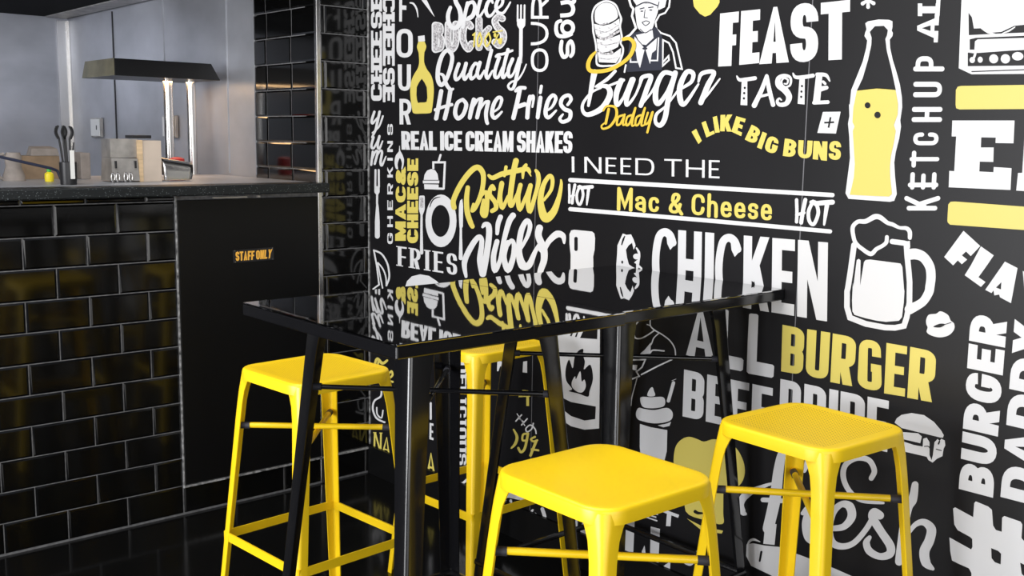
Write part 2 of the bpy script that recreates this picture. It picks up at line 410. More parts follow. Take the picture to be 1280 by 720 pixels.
def word(ink, text, TL, TR, BR, BL, wid=.5, st=.17, bar=.15, gap=.06, rad=.22, cap='butt', slab=0., space=.3, wm={}):
    """text filling the quadrangle TL TR BR BL (pixels); sizes in letter heights"""
    ws = []
    for ch in text: ws.append(space if ch == ' ' else (st if ch == 'I' and not slab else max(st*1.02, wid*wm.get(ch, WID.get(ch, 1.)) if ch != 'I' else st*1.8)))
    tot = sum(ws)+gap*(len(text)-1); x = 0
    def put(u, v):
        t = u/tot
        a = (TL[0]+(TR[0]-TL[0])*t, TL[1]+(TR[1]-TL[1])*t); c = (BL[0]+(BR[0]-BL[0])*t, BL[1]+(BR[1]-BL[1])*t)
        return (a[0]+(c[0]-a[0])*v, a[1]+(c[1]-a[1])*v)
    for ch, w in zip(text, ws):
        if ch != ' ':
            sw = st
            for k, path in glyph(ch, sw/w/2, bar/2, rad/w, rad):
                # work where the brush is a unit circle
                pts = [(u*w/sw, v/bar) for u, v in path]
                for p in thick(pts, 1., k == 'c', False, cap):
                    p = clipbox([(a*sw, b*bar) for a, b in p], *((-.003, 1.003) if cap == 'butt' else (-.2, 1.2)))
                    if len(p) > 2: ink.poly([put(x+a, b) for a, b in p])
            if slab and ch in STEMS:
                S = STEMS[ch]
                for c in S:
                    if c in 'bt': continue
                    cx = dict(L=sw/2, R=w-sw/2, M=w/2)[c]
                    for v0, v1 in ((0, slab), (1-slab, 1)):
                        if ('b' in S and v0 == 0) or ('t' in S and v0 > 0): continue
                        h = sw*.5+sw*.42
                        ink.poly([put(x+cx-h, v0), put(x+cx+h, v0), put(x+cx+h, v1), put(x+cx-h, v1)])
        x += w+gap
    return ink
K9 = 1276/140
M1 = crop(455, 0, K9); M2 = crop(455, 75, K9); M3 = crop(455, 150, K9); M4 = crop(455, 225, K9); M5 = crop(455, 290, K9)
M6 = crop(590, 0, K9); M7 = crop(590, 75, K9); M8 = crop(590, 140, K9)
P1 = crop(560, 190, 8); P2 = crop(560, 265, 8); B1 = crop(720, 0, 8); B2 = crop(720, 80, 6.732)
F1 = crop(860, 0, 6.095); F2 = crop(860, 80, 6.095); K1 = crop(1040, 0, 5.333); K2 = crop(1040, 130, 5.333)
K7 = 7.111
N1 = crop(700, 180, K7); N2 = crop(870, 190, K7); N3 = crop(700, 270, K7); N4 = crop(870, 280, K7); N5 = crop(1040, 260, K7); N6 = crop(1040, 350, K7)
N7 = crop(1150, 260, 9.846); N8 = crop(1150, 330, 9.846); N9 = crop(1160, 380, 10.59)
Q1 = crop(840, 380, K7); Q2 = crop(960, 390, 5.804); Q3 = crop(1080, 440, 6.4); Q4 = crop(1100, 540, K7); Q5 = crop(1100, 619, K7)
Q6 = crop(900, 540, 5.804); Q7 = crop(900, 596, 5.804); Q8 = crop(780, 400, K7)
T1 = crop(780, 480, K7); T2 = crop(760, 560, K7); T3 = crop(760, 619, K7); T4 = crop(590, 400, K7); T5 = crop(590, 480, K7); T6 = crop(590, 580, K7)
T7 = crop(440, 400, K7); T8 = crop(440, 480, K7)
PX = crop(0, 0, 1)
WS = 1.0
def S(ink, c, pts, w, **k):
    ink.stroke(c(pts), [x*WS/c.k for x in w] if isinstance(w, (list, tuple)) else w*WS/c.k, **k)
def P(ink, c, pts): ink.poly(c(pts))
def E(ink, c, cx, cy, rx, ry, rot=0): x, y = c((cx, cy))[0]; ink.ell(x, y, rx/c.k, ry/c.k, rot)
def smoothpoly(c, pts, sub=5):
    p = c(pts); return spline(p, True, [0]*len(p), sub)[0]
def Wd(ink, text, q, **k): word(ink, text, *q, **k)

# --- two columns of slab capitals
i = Ink()
Wd(i, 'CHEESE', [(463.8, 126), (463.8, -7), (477.5, -7), (477.5, 126)], wid=1.15, st=.36, bar=.2, gap=.16, slab=.26)
i.build('lettering', 'mural_white', 0, 'white slab word CHEESE reading upward'); i = Ink()
Wd(i, 'CHEESE', [(493.4, -6), (493.4, 127.7), (478.6, 127.7), (478.6, -6)], wid=1.15, st=.36, bar=.22, gap=.14, slab=.26)
i.build('lettering', 'mural_white', 0, 'white slab word CHEESE reading downward')
# --- FOUR
i = Ink()
for ch, q in (('F', [(499, -10), (509.5, -9), (508.5, 27), (499, 27)]), ('O', [(495.6, 36), (516, 36), (516, 72), (495.6, 72)]),
              ('U', [(497.2, 80.5), (513.7, 80.5), (513.4, 114), (497.6, 113)]), ('R', [(499.3, 123.5), (514, 123.5), (514.8, 155.5), (499.5, 155.5)])):
    Wd(i, ch, q, wid=.5 if ch != 'O' else .56, st=.155, bar=.15, rad=.24)
i.build('lettering', 'mural_white', 0, 'white letters FOUR stacked')
# --- thin arc and blade
i = Ink(); S(i, M1, '525,32 565,45 600,105 616,195', [14, 22, 20, 8]); P(i, M1, '655,0 715,0 805,190 780,165'); i.build('utensil_print', 'mural_white')
# --- spatula
i = Ink(); P(i, M1, '615,412 690,402 695,470 618,476'); i.build('spatula_tip_print', 'mural_white')
i = Ink(); i.poly(smoothpoly(M2, '622,-208 655,-210 688,-208 700,-185 710,-152 698,-110 688,-83 684,0 692,50 720,110 765,175 790,270 795,380 775,560 755,603 660,610 570,608 548,560 528,400 532,270 565,175 612,95 628,30 626,-40 622,-83 610,-120 603,-152 612,-185')); i.build('spatula_print', 'mural_yellow')
i = Ink(); P(i, M2, '658,213 690,258 715,312 722,430 712,475 690,483 640,484 615,490 604,455 597,400 600,310 625,258'); i.build('spatula_slot_print', 'mural_black', 1)
# --- patterned letters BUCKS with 100%
w, g = Ink(), Ink()
for (ink, ex) in ((w, 24), (g, 0)):
    S(ink, M1, '815,290 815,560', 52+ex*1.5, smooth=False); S(ink, M1, '820,285 868,300 870,370 830,405', 42+ex*1.2); S(ink, M1, '830,405 880,440 876,540 825,565', 42+ex*1.2)
    S(ink, M1, '960,275 960,480 1000,560 1045,480 1045,275', 50+ex*1.3)
    S(ink, M1, '1215,300 1180,265 1135,320 1130,460 1185,555 1225,500', 50+ex*1.3)
    S(ink, M6, '80,225 80,540', 58+ex); S(ink, M6, '195,320 120,420 190,545', 44+ex)
    S(ink, M6, '345,210 300,195 262,240 290,310 350,370 355,450 310,515 262,480', 50+ex*1.3)
w.build('lettering', 'mural_white', 0, 'outlines of the patterned letters BUCKS'); g.build('lettering', 'mural_grey', 1, 'speckled grey letters BUCKS')
i = Ink(); S(i, M6, '10,400 32,380 20,530', 18, smooth=False)
S(i, M6, '90,375 60,450 75,530 110,460 90,375', 20); S(i, M6, '190,375 150,450 165,530 210,455 190,375', 20); S(i, M6, '300,390 245,500', 16)
E(i, M6, 262, 400, 16, 26); E(i, M6, 320, 470, 24, 36); S(i, M6, '240,365 345,350', 14); S(i, M6, '290,450 345,440', 14)
i.build('lettering', 'mural_yellow', 2, 'yellow 100% over the speckled letters')
WS = .9
# --- Spice
i = Ink()
S(i, M1, '985,85 958,170 968,265 1015,318 1070,300 1103,215 1090,110 1050,30 1035,-30', [45, 52, 56, 58, 60, 62, 58, 56, 50])
S(i, M1, '1180,35 1150,170 1128,310', 46); S(i, M1, '1165,90 1205,30 1255,40 1268,110 1235,190 1175,222', 42)
S(i, M6, '-20,30 15,25 30,90 5,170 -40,205', 42); S(i, M6, '100,-20 75,80 62,165 90,185 140,110', [48, 44, 42, 36, 24])
S(i, M6, '235,30 215,-5 175,40 158,120 185,182 235,160 285,70', [30, 40, 46, 48, 44, 34, 22])
S(i, M6, '270,110 335,60 350,0 310,-20 275,60 290,135 350,150 400,90 437,25', [26, 34, 40, 40, 46, 44, 36, 28, 22])
i.build('lettering', 'mural_white', 3, 'white script word Spice')
# --- Quality
i = Ink()
S(i, M2, '1000,-70 955,-112 895,-60 848,80 842,220 880,285 935,225 985,90 1005,-40 960,-110', [46, 50, 52, 56, 56, 52, 48, 52, 50, 46])
S(i, M2, '868,158 905,180 940,280 985,335 1015,330', [30, 40, 48, 44, 30])
S(i, M2, '1080,45 1040,165 1050,222 1095,190 1150,80 1163,40', [46, 46, 46, 34, 30, 46]); S(i, M2, '1163,40 1135,160 1150,218 1200,150 1235,80', [48, 46, 44, 30, 24])
S(i, M2, '1300,60 1265,40 1215,130 1222,212 1275,170 1310,60', [36, 40, 46, 44, 32, 40]); S(i, M7, '90,30 60,150 88,205 140,120', [48, 46, 44, 24])
S(i, M7, '222,-110 180,60 160,160 180,205 235,120', [44, 44, 46, 42, 22]); S(i, M7, '310,-30 265,110 262,190 300,190 345,80', [46, 46, 44, 38, 22])
S(i, M7, '410,-118 365,60 345,165 362,198 415,120', [44, 44, 46, 42, 24]); S(i, M7, '275,-40 300,-62 360,-70 460,-108', [36, 34, 34, 30])
S(i, M7, '462,-10 415,110 425,190 475,150 540,-20', [46, 46, 42, 30, 44]); S(i, M7, '552,-30 520,130 480,300 440,335 412,295 450,250 520,225 580,140 618,50', [48, 46, 42, 32, 30, 26, 26, 22, 16])
i.build('lettering', 'mural_white', 4, 'white script word Quality')
# --- Home Fries
i = Ink()
S(i, M2, '880,355 850,520 822,665', 54); S(i, M2, '985,345 955,520 920,665', 54); S(i, M2, '812,568 900,535 1000,508', 40)
S(i, M2, '1125,450 1065,490 1038,600 1070,665 1130,620 1165,510 1125,450', [40, 48, 54, 52, 50, 52, 44]); 
S(i, M2, '1262,455 1230,560 1205,660', 46); S(i, M7, '20,450 -10,560 -25,655', 50); S(i, M7, '-20,600 60,460 105,440', [22, 32, 44]); S(i, M7, '108,445 80,560 58,655', 50)
S(i, M7, '65,610 140,490 182,475', [22, 32, 44]); S(i, M7, '185,478 160,600 165,690 175,720', [50, 50, 46, 44])
S(i, M7, '250,590 310,540 338,450 300,428 250,500 228,610 262,660 340,590', [22, 34, 42, 44, 50, 52, 46, 26])
S(i, M7, '545,335 515,480 472,660', [54, 56, 56]); S(i, M7, '498,352 540,318 602,318', [40, 46, 46]); S(i, M7, '530,528 600,505', 56)
S(i, M7, '662,420 640,530 630,655', 54); S(i, M7, '655,480 690,412 702,440 688,535', [28, 40, 34, 24]); S(i, M7, '780,430 765,530 748,655', [52, 54, 48]); S(i, M7, '790,298 778,372', [38, 38])
S(i, M7, '850,580 915,530 955,440 920,402 865,470 838,600 872,655 960,575', [24, 34, 46, 46, 52, 54, 48, 24])
S(i, M7, '1090,510 1128,450 1100,402 1035,430 1012,500 1055,560 1118,590 1110,670 1035,705 1000,670 1035,620', [36, 44, 46, 48, 50, 52, 52, 50, 46, 40, 26])
i.build('lettering', 'mural_white', 0, 'white script words Home Fries')
WS = 1.0
# --- REAL ICE CREAM SHAKES
i = Ink(); Wd(i, 'REAL ICE CREAM SHAKES', [(501.5, 164), (716, 164), (715.2, 191.5), (502, 187)], wid=.56, st=.24, bar=.17, gap=.02, rad=.2, space=.17)
i.build('lettering', 'mural_white', 0, 'white words REAL ICE CREAM SHAKES')
# --- GHERKINS
i = Ink(); Wd(i, 'GHERKINS', [(484.2, 305), (484.2, 155), (491, 155), (491, 305)], wid=2.0, st=.5, bar=.17, gap=1.05, rad=.4)
i.build('lettering', 'mural_white', 0, 'small upright white word GHERKINS')
# --- yum
i = Ink()
S(i, M2, '118,590 88,690 100,720 150,660', [28, 30, 28, 18]); S(i, M2, '178,590 150,720 130,800 92,880', [30, 30, 28, 22]); S(i, M2, '215,640 170,760 95,830', [22, 20, 16])
S(i, M3, '108,195 84,295 108,322 150,250 175,185', [28, 28, 26, 20, 28]); S(i, M3, '175,185 155,290 175,325 212,240', [28, 28, 26, 16])
S(i, M3, '100,360 82,510', 26); S(i, M3, '90,460 130,360 155,370 122,500', [16, 24, 28, 26]); S(i, M3, '130,450 180,355 205,370 188,480 205,515 250,415', [16, 24, 28, 28, 26, 14])
i.build('lettering', 'mural_white', 0, 'white script word yum')
# --- carving fork
i = Ink(); S(i, M3, '131,570 129,760', 23, smooth=False); S(i, M3, '168,570 170,760', 23, smooth=False); P(i, M4, '118,70 178,70 178,140 162,165 160,260 166,300 140,300 137,260 138,165 118,140')
S(i, M4, '152,290 152,470 152,640', [26, 54, 56]); i.build('fork_print', 'mural_white')
# --- flame
i = Ink(); i.poly(smoothpoly(M3, '402,290 412,345 440,400 456,465 442,550 425,556 432,490 408,435 383,500 388,556 362,550 348,480 362,405 398,355')); S(i, M3, '405,400 405,300', [22, 6]); i.build('flame_print', 'mural_white')
# --- MAC & CHEESE upright
i = Ink(); Wd(i, 'MAC&', [(494.0, 301), (494.8, 211), (507.2, 211), (507.2, 301)], wid=1.35, st=.52, bar=.24, gap=.12, rad=.5)
i.build('lettering', 'mural_yellow', 0, 'upright yellow word MAC &'); i = Ink()
Wd(i, 'CHEESE', [(508.8, 304), (509.2, 198), (522.8, 198), (522.6, 304)], wid=1.1, st=.48, bar=.24, gap=.09, rad=.5)
i.build('lettering', 'mural_yellow', 0, 'upright yellow word CHEESE')
# --- soft drink
i = Ink(); S(i, M3, '872,398 850,470', 24); S(i, M3, '790,560 790,482 922,482 908,790', 24, smooth=False, cap='butt'); S(i, M4, '908,100 690,92', 24, smooth=False, cap='butt')
P(i, M3, '680,682 690,620 720,575 765,558 810,572 838,615 848,682'); P(i, M3, '670,690 858,690 856,722 672,722'); P(i, M4, '685,48 850,52 850,108 688,100')
i.build('soft_drink_print', 'mural_white')
# --- fork, plate, knife
i = Ink(); P(i, M4, '630,185 640,178 685,178 692,190 692,330 680,370 668,400 645,400 632,360 626,330'); S(i, M4, '656,390 655,560 656,830', [24, 26, 38]); i.build('fork_print', 'mural_white')
i = Ink(); P(i, M4, '640,200 675,200 675,315 640,315'); i.build('fork_tines_print', 'mural_grey', 1)
i = Ink(); E(i, M4, 877, 465, 177, 300); i.build('plate_print', 'mural_white')
i = Ink(); E(i, M4, 872, 466, 104, 182); S(i, M4, '748,310 775,240 815,205 870,192', [6, 14, 14, 4]); i.build('plate_well_print', 'mural_black', 1)
i = Ink(); P(i, M4, '1120,215 1130,300 1126,530 1115,552 1088,545 1080,400 1082,300 1095,235'); S(i, M4, '1103,540 1103,640 1102,890', [26, 28, 46]); i.build('knife_print', 'mural_white')
# --- FRIES
i = Ink(); Wd(i, 'FRIES', [(497.2, 307.6), (571.2, 317.6), (571.4, 344.2), (497.2, 332.2)], wid=.62, st=.22, bar=.085, gap=.2, rad=.28, slab=.05)
i.build('lettering', 'mural_white', 0, 'white serif word FRIES')
# --- half bun and citrus leaf
i = Ink(); P(i, M5, '470,625 490,560 545,505 640,482 740,500 830,560 880,615 860,640 480,640'); S(i, M5, '480,690 860,690', 40); i.build('bun_print', 'mural_white')
i = Ink(); S(i, M5, '112,208 200,250 262,350 285,450 285,530 255,610', 20); S(i, M5, '112,208 145,380 172,600 130,630 105,650', 18, smooth=False); S(i, M5, '160,352 215,420 248,510 255,605', 16); S(i, M5, '155,352 180,480 212,640', 16, smooth=False); i.build('leaf_print', 'mural_white')
# --- top fork and side words
i = Ink()
for x in (521, 559, 599): S(i, M6, f'{x},60 {x-2},240', 20)
P(i, M6, '510,215 610,215 606,290 578,330 576,640 572,720 520,720 535,640 538,330 514,290'); i.build('fork_print', 'mural_white')
i = Ink(); Wd(i, 'OUR', [(663.4, 90), (663.8, -6), (685.8, -6), (685.6, 90)], wid=1.35, st=.17, bar=.17, gap=.17, rad=.9, cap='butt')
i.build('lettering', 'mural_white', 0, 'thin upright white word OUR')
i = Ink(); S(i, M6, '1010,35 1105,25 1150,80 1145,140 1105,168 1005,178', 46, cap='butt'); S(i, M6, '1165,-60 1160,20 1100,30', 44, cap='butt'); E(i, M6, 1090, 315, 85, 92)
S(i, M6, '1010,238 968,262 958,340 985,405 1060,412 1130,390', [40, 40, 44, 46, 46, 40])
S(i, M6, '1022,472 1012,570 1042,648 1085,620 1090,520 1125,470 1150,520 1150,600 1125,640', [40, 46, 46, 42, 40, 42, 44, 42, 40])
i.build('lettering', 'mural_white', 0, 'end of an upright white word Wings'); i = Ink(); E(i, M6, 1087, 317, 42, 44); i.build('lettering', 'mural_black', 1, 'dark eye of the letter g')
# --- Positive
i = Ink()
S(i, P1, '60,555 55,480 130,320 230,190 300,155 350,215 350,330 320,450 270,560 240,585 255,520', [52, 52, 54, 56, 56, 52, 46, 46, 44, 34, 26])
S(i, P1, '198,355 185,480 195,610 225,705 245,745', [44, 52, 54, 52, 44]); 
S(i, P1, '300,500 345,420 385,410 390,520 370,630 340,600 355,480', [26, 36, 44, 46, 56, 44, 30])
S(i, P1, '460,370 440,345 415,420 470,500 480,560 440,590', [40, 44, 46, 46, 46, 42]); S(i, P1, '500,500 530,330 540,310', [26, 40, 40]); S(i, P1, '542,318 520,450 545,555 600,440', [42, 46, 44, 26])
S(i, P1, '680,88 655,200 630,380 620,500 640,530 700,400', [58, 56, 54, 50, 44, 26]); S(i, P1, '408,235 450,258 540,220 700,185 790,170 815,200', [30, 46, 52, 52, 46, 34]); S(i, P1, '580,150 565,240', [34, 26]); S(i, P1, '780,130 755,170 748,260', [34, 40, 22]); S(i, P1, '790,165 830,240', [36, 10])
S(i, P1, '725,330 700,450 720,570 780,440 825,335', [44, 48, 46, 30, 44]); S(i, P1, '825,335 800,480 820,590 870,440 905,300 900,220 878,185', [46, 50, 48, 40, 44, 44, 30])
S(i, P1, '960,480 1030,380 1045,280 1015,240 955,330 925,480 950,620 990,660 1060,590 1110,450 1132,330 1130,280', [28, 36, 40, 42, 48, 60, 80, 90, 70, 46, 32, 18])
i.build('lettering', 'mural_yellow', 1, 'yellow brush script word Positive')
# --- vibes
i = Ink()
S(i, P2, '180,645 165,500 230,350 300,255 335,270 335,340 320,480 345,620', [30, 56, 58, 52, 46, 50, 60, 62]); S(i, P2, '350,620 385,430 410,240 405,140 370,125 345,150', [62, 62, 60, 58, 50, 26])
S(i, P2, '525,50 500,120 492,215', [50, 48, 36]); S(i, P2, '490,295 455,450 470,580 520,480 560,280 610,100 650,35', [50, 54, 56, 40, 48, 58, 60])
S(i, P2, '600,300 560,450 600,575 650,460 660,330 635,285 600,330', [40, 52, 64, 54, 44, 40, 34])
S(i, P2, '735,360 800,230 820,130 785,90 730,200 710,400 745,530 810,530 870,400 910,330', [28, 42, 46, 50, 58, 62, 84, 66, 44, 36])
S(i, P2, '915,160 905,240 955,370 960,480 925,590 915,700', [70, 66, 74, 66, 60, 54]); S(i, P2, '900,350 950,390 1010,290 1090,222 1150,240 1162,310', [30, 44, 56, 70, 56, 22])
i.build('lettering', 'mural_white', 2, 'white brush script word vibes')
# --- burger bar badge: stacked burger, cook, ring and name
i = Ink(); i.poly(smoothpoly(B1, '160,250 155,140 195,50 300,0 400,40 440,130 462,190 450,260 462,330 470,390 455,430 480,480 470,560 420,650 330,668 210,660 195,560 190,450 165,330', 4)); i.build('burger_badge_print', 'mural_white')
i = Ink(); i.poly(smoothpoly(B1, '178,250 172,145 210,65 300,20 388,55 425,140 440,190 430,260 442,330 448,385 435,430 458,480 450,545 405,632 330,648 225,640 214,560 208,450 185,330', 4)); i.build('burger_badge_print', 'mural_black', 1)
i = Ink(); i.poly(smoothpoly(B1, '188,190 195,100 250,40 320,28 385,60 415,130 412,180 340,225 270,245 205,228', 4)); i.build('burger_bun_print', 'mural_white', 2)
i = Ink(); P(i, B1, '180,238 270,258 350,240 435,185 428,285 290,385 200,350'); P(i, B1, '205,385 280,405 440,345 445,385 420,470 330,515 250,530 215,480'); P(i, B1, '215,520 300,548 360,545 450,480 445,560 400,630 230,622'); i.build('burger_layers_print', 'mural_white', 2)
i = Ink(); P(i, B1, '200,232 260,252 340,232 290,225 250,245'); S(i, B1, '190,290 300,320 425,250', 8); S(i, B1, '205,350 285,388 430,310', [14, 30, 22]); S(i, B1, '215,430 300,450 430,420', 8); S(i, B1, '225,500 260,535 360,530 340,505', 18); S(i, B1, '230,580 330,592 420,570', 7)
for q in ((230, 280), (330, 280), (390, 240), (250, 330), (340, 340), (250, 430), (350, 400), (400, 430), (300, 470)): E(i, B1, *q, 14, 6, .2)
i.build('burger_layers_print', 'mural_grey', 3)
i = Ink(); S(i, B1, '530,-10 550,60 575,90 560,160 600,280 540,350 470,390', 22, smooth=False); S(i, B1, '940,-10 930,70 890,130 835,150 795,220 805,290 850,330 940,360 1000,430 1030,560 1060,690 1000,680 970,520 930,430 870,400 865,660 930,600 925,560 870,620', 17, smooth=False); S(i, B1, '498,650 485,720', 17); i.build('cook_badge_print', 'mural_white')
i = Ink(); P(i, B1, '570,330 800,270 860,360 860,700 510,720 510,640 540,380'); i.build('cook_badge_print', 'mural_navy', 1)
i = Ink(); i.poly(smoothpoly(B1, '592,90 600,180 620,280 690,330 760,290 790,200 820,110 810,60 700,35 610,60', 5)); P(i, B1, '600,350 690,330 765,300 775,380 700,450 640,440'); P(i, B1, '570,0 590,30 610,62 700,30 810,55 830,100 890,70 905,0'); 
P(i, B1, '585,365 660,440 690,480 640,680 610,600 600,520 580,480'); P(i, B1, '810,380 740,440 690,480 740,640 760,530 800,500'); S(i, B1, '545,560 545,620 610,620', 16, smooth=False); S(i, B1, '745,605 815,605 825,380', 14, smooth=False); i.build('cook_badge_print', 'mural_white', 2)
i = Ink(); S(i, B1, '600,62 700,22 812,55', 12); S(i, B1, '640,88 680,78', 10); S(i, B1, '725,76 770,70', 10); E(i, B1, 658, 112, 16, 6); E(i, B1, 748, 100, 16, 6); S(i, B1, '690,100 680,175 715,178', 7, smooth=False); S(i, B1, '660,225 700,208 735,225 695,255 660,225', 8); S(i, B1, '640,290 690,328 750,295', 8); S(i, B1, '610,390 680,470', 8); S(i, B1, '790,380 700,470', 8); E(i, B1, 688, 485, 26, 12); S(i, B1, '690,510 680,600', 8); S(i, B1, '830,20 815,80', 8); i.build('cook_features_print', 'mural_navy', 3)
i = Ink(); S(i, B1, '470,392 530,385 575,425 575,480 530,570 430,650 320,700 200,715 135,700 122,640 150,570 195,520', [34, 36, 40, 40, 38, 36, 38, 40, 42, 42, 36, 20]); i.build('ring_print', 'mural_gold', 6)
WS = .88
i = Ink()
S(i, B2, '155,70 130,200 105,350', [60, 46, 26]); S(i, B2, '330,60 260,130 165,190', [30, 34, 20]); S(i, B2, '165,190 260,190 285,260 220,370 110,425 60,400 60,330 130,240 210,200', [20, 46, 56, 56, 46, 34, 28, 24, 20]); S(i, B2, '270,185 400,135', [20, 30])
S(i, B2, '380,140 340,250 345,345 400,280 470,130', [52, 52, 40, 26, 44]); S(i, B2, '480,130 430,270 430,345 500,260 560,110', [50, 50, 34, 22, 30]); S(i, B2, '540,150 560,110 630,105 600,200 545,350', [24, 36, 44, 50, 44]); S(i, B2, '545,350 640,230 690,130', [24, 22, 26])
S(i, B2, '830,90 740,75 680,180 670,300 700,330 770,230 830,90', [40, 44, 50, 54, 44, 34, 40]); S(i, B2, '835,75 780,280 750,450 710,515 670,490 680,420 760,350 860,220', [50, 50, 50, 46, 34, 30, 22, 20])
S(i, B2, '880,210 970,150 985,80 930,70 875,190 880,310 920,330 1030,170', [24, 36, 44, 46, 54, 54, 40, 20]); S(i, B2, '1030,150 1060,80 1160,70 1110,180 1050,325', [20, 40, 40, 54, 50]); S(i, B2, '1050,325 1130,230 1210,125', [26, 22, 16])
i.build('lettering', 'mural_white', 4, 'white script word Burger')
i = Ink(); S(i, B2, '275,380 250,500', 26); S(i, B2, '230,390 260,355 330,365 340,440 290,520 230,545 215,520 250,490', [20, 20, 24, 28, 24, 20, 16, 14]); S(i, B2, '395,430 355,450 345,510 375,500 410,425', 20); S(i, B2, '410,425 395,510 425,500', 18)
for dx in (0, 80): S(i, B2, f'{465+dx},430 {430+dx},450 {420+dx},510 {450+dx},500 {500+dx},370', 20); S(i, B2, f'{500+dx},370 {470+dx},510 {500+dx},510', [20, 20, 14])
S(i, B2, '605,410 580,500 610,490 640,410', 20); S(i, B2, '645,405 620,500 600,575', 22); i.build('lettering', 'mural_gold', 5, 'small gold script word Daddy')
WS = 1.0
# --- drop, FEAST, TASTE
i = Ink(); i.poly(F1('35,-20 240,-20 240,20 225,50 170,112 130,127 90,105 45,50')); i.build('drop_print', 'mural_yellow')
i = Ink()
for ch, q in (('F', '245,103 388,87 388,497 230,507'), ('E', '405,85 550,70 543,480 390,495'), ('A', '598,60 733,48 768,473 543,488'), ('S', '785,28 995,20 990,465 775,480'), ('T', '1012,22 1235,-2 1232,450 1010,462')):
    a = F1(q); a[2] = a[2] if ch != 'F' else F1((375, 500))[0]
    Wd(i, ch, a, wid={'F': .36, 'E': .38, 'A': .54, 'S': .5, 'T': .52}[ch], st={'T': .24, 'A': .235}.get(ch, .215), bar=.2, rad=.22)
i.build('lettering', 'mural_white', 0, 'large white word FEAST')
i = Ink(); S(i, F2, '372,92 392,120 440,118 510,108', [10, 26, 30, 30]); P(i, F2, '410,120 452,118 452,315 400,312'); S(i, F2, '505,315 560,200 600,90', [40, 34, 26]); S(i, F2, '600,95 620,200 648,310', [30, 34, 34]); S(i, F2, '540,250 620,230', 20)
S(i, F2, '735,150 755,150 760,120 730,108 712,140 735,175 778,160 780,105 735,88 690,110 690,160 740,200 770,250 750,300 700,310 680,285 695,262 712,275', [12, 12, 14, 14, 14, 14, 16, 20, 26, 36, 44, 52, 46, 36, 30, 22, 14, 10])
S(i, F2, '800,70 820,100 880,100 952,88', [10, 26, 30, 30]); P(i, F2, '850,105 890,102 888,308 835,303'); P(i, F2, '978,68 1025,75 1005,305 950,305'); S(i, F2, '985,80 1050,85 1080,130', [30, 28, 10]); S(i, F2, '1010,190 1055,180', [40, 30]); S(i, F2, '960,295 1065,290', 28); S(i, F2, '1030,135 1045,150', 20)
i.build('lettering', 'mural_white', 0, 'curly white word TASTE')
i = Ink()
for q in ((432, 182), (428, 222), (426, 262), (868, 168), (864, 210), (862, 250)): E(i, F2, *q, 8, 9)
i.build('lettering', 'mural_black', 1, 'dark dots in the word TASTE')
# --- I LIKE BIG BUNS
i = Ink()
for ch, q in (('I', '27,517 62,494 105,585 80,610'), ('L', '103,447 165,420 205,530 140,560'), ('I', '188,405 220,395 243,520 207,525'), ('K', '248,388 342,385 335,515 245,512'), ('E', '368,397 440,418 405,550 330,515'),
              ('B', '485,462 560,498 512,615 432,575'), ('I', '568,515 602,530 560,650 525,635'), ('G', '615,540 697,572 670,690 575,660'), ('B', '738,567 830,580 815,713 722,700'), ('U', '842,580 950,585 940,722 835,715'), ('N', '957,587 1063,590 1058,737 950,725'), ('S', '1080,585 1168,588 1163,735 1068,725')):
    Wd(i, ch, F2(q), wid={'L': .62, 'E': .58, 'K': .7, 'N': .72, 'U': .74}.get(ch, .66), st=.27, bar=.21, rad=.3)
i.build('lettering', 'mural_yellow', 0, 'yellow words I LIKE BIG BUNS on a wave')
i = Ink(); P(i, F2, '1028,365 1163,363 1127,530 985,525'); i.build('plus_box_print', 'mural_white')
i = Ink(); S(i, F2, '1086,405 1070,485', 13, smooth=False, cap='butt'); S(i, F2, '1038,447 1112,443', 13, smooth=False, cap='butt'); i.build('plus_sign_print', 'mural_black', 1)
i = Ink()
for a in range(6): S(i, K1, f'240,0 {240+42*math.cos(a*1.05+.5):.0f},{0+46*math.sin(a*1.05+.5):.0f}', [14, 26])
i.build('splash_print', 'mural_white')
# --- bottle
i = Ink(); i.poly(K1('222,155 240,142 310,130 380,132 403,142 403,180 398,205 406,220 403,240 385,265 388,320 405,400 430,480 452,560 466,650 468,720')+K2('468,20 455,110 460,150 448,230 425,320 415,390 420,480 432,600 415,645 385,652 110,632 90,595 105,480 120,360 115,220 107,130 116,80 113,0')+K1('118,700 128,600 165,510 205,410 228,320 235,270 216,240 222,215 230,195')); i.build('bottle_print', 'mural_white')
i = Ink(); i.poly(K1('252,212 285,175 345,172 372,200 366,235 355,260 365,340 395,460 425,600 300,590 165,605 205,520 240,400 262,300 264,250')); i.build('bottle_neck_print', 'mural_black', 1)
i = Ink(); i.poly(K1('165,605 230,592 300,588 360,590 424,600 440,690')+K2('440,10 438,70 412,140 425,180 412,260 392,350 386,420 388,490 400,600 380,617 250,612 118,605 130,560 145,490 152,400 138,180 150,150 136,120 142,20')+K1('148,690')); i.build('bottle_drink_print', 'mural_yellow', 1)
i = Ink(); E(i, K1, 237, 702, 19, 20); E(i, K2, 303, 73, 21, 22); i.build('bubble_print', 'mural_black', 2)
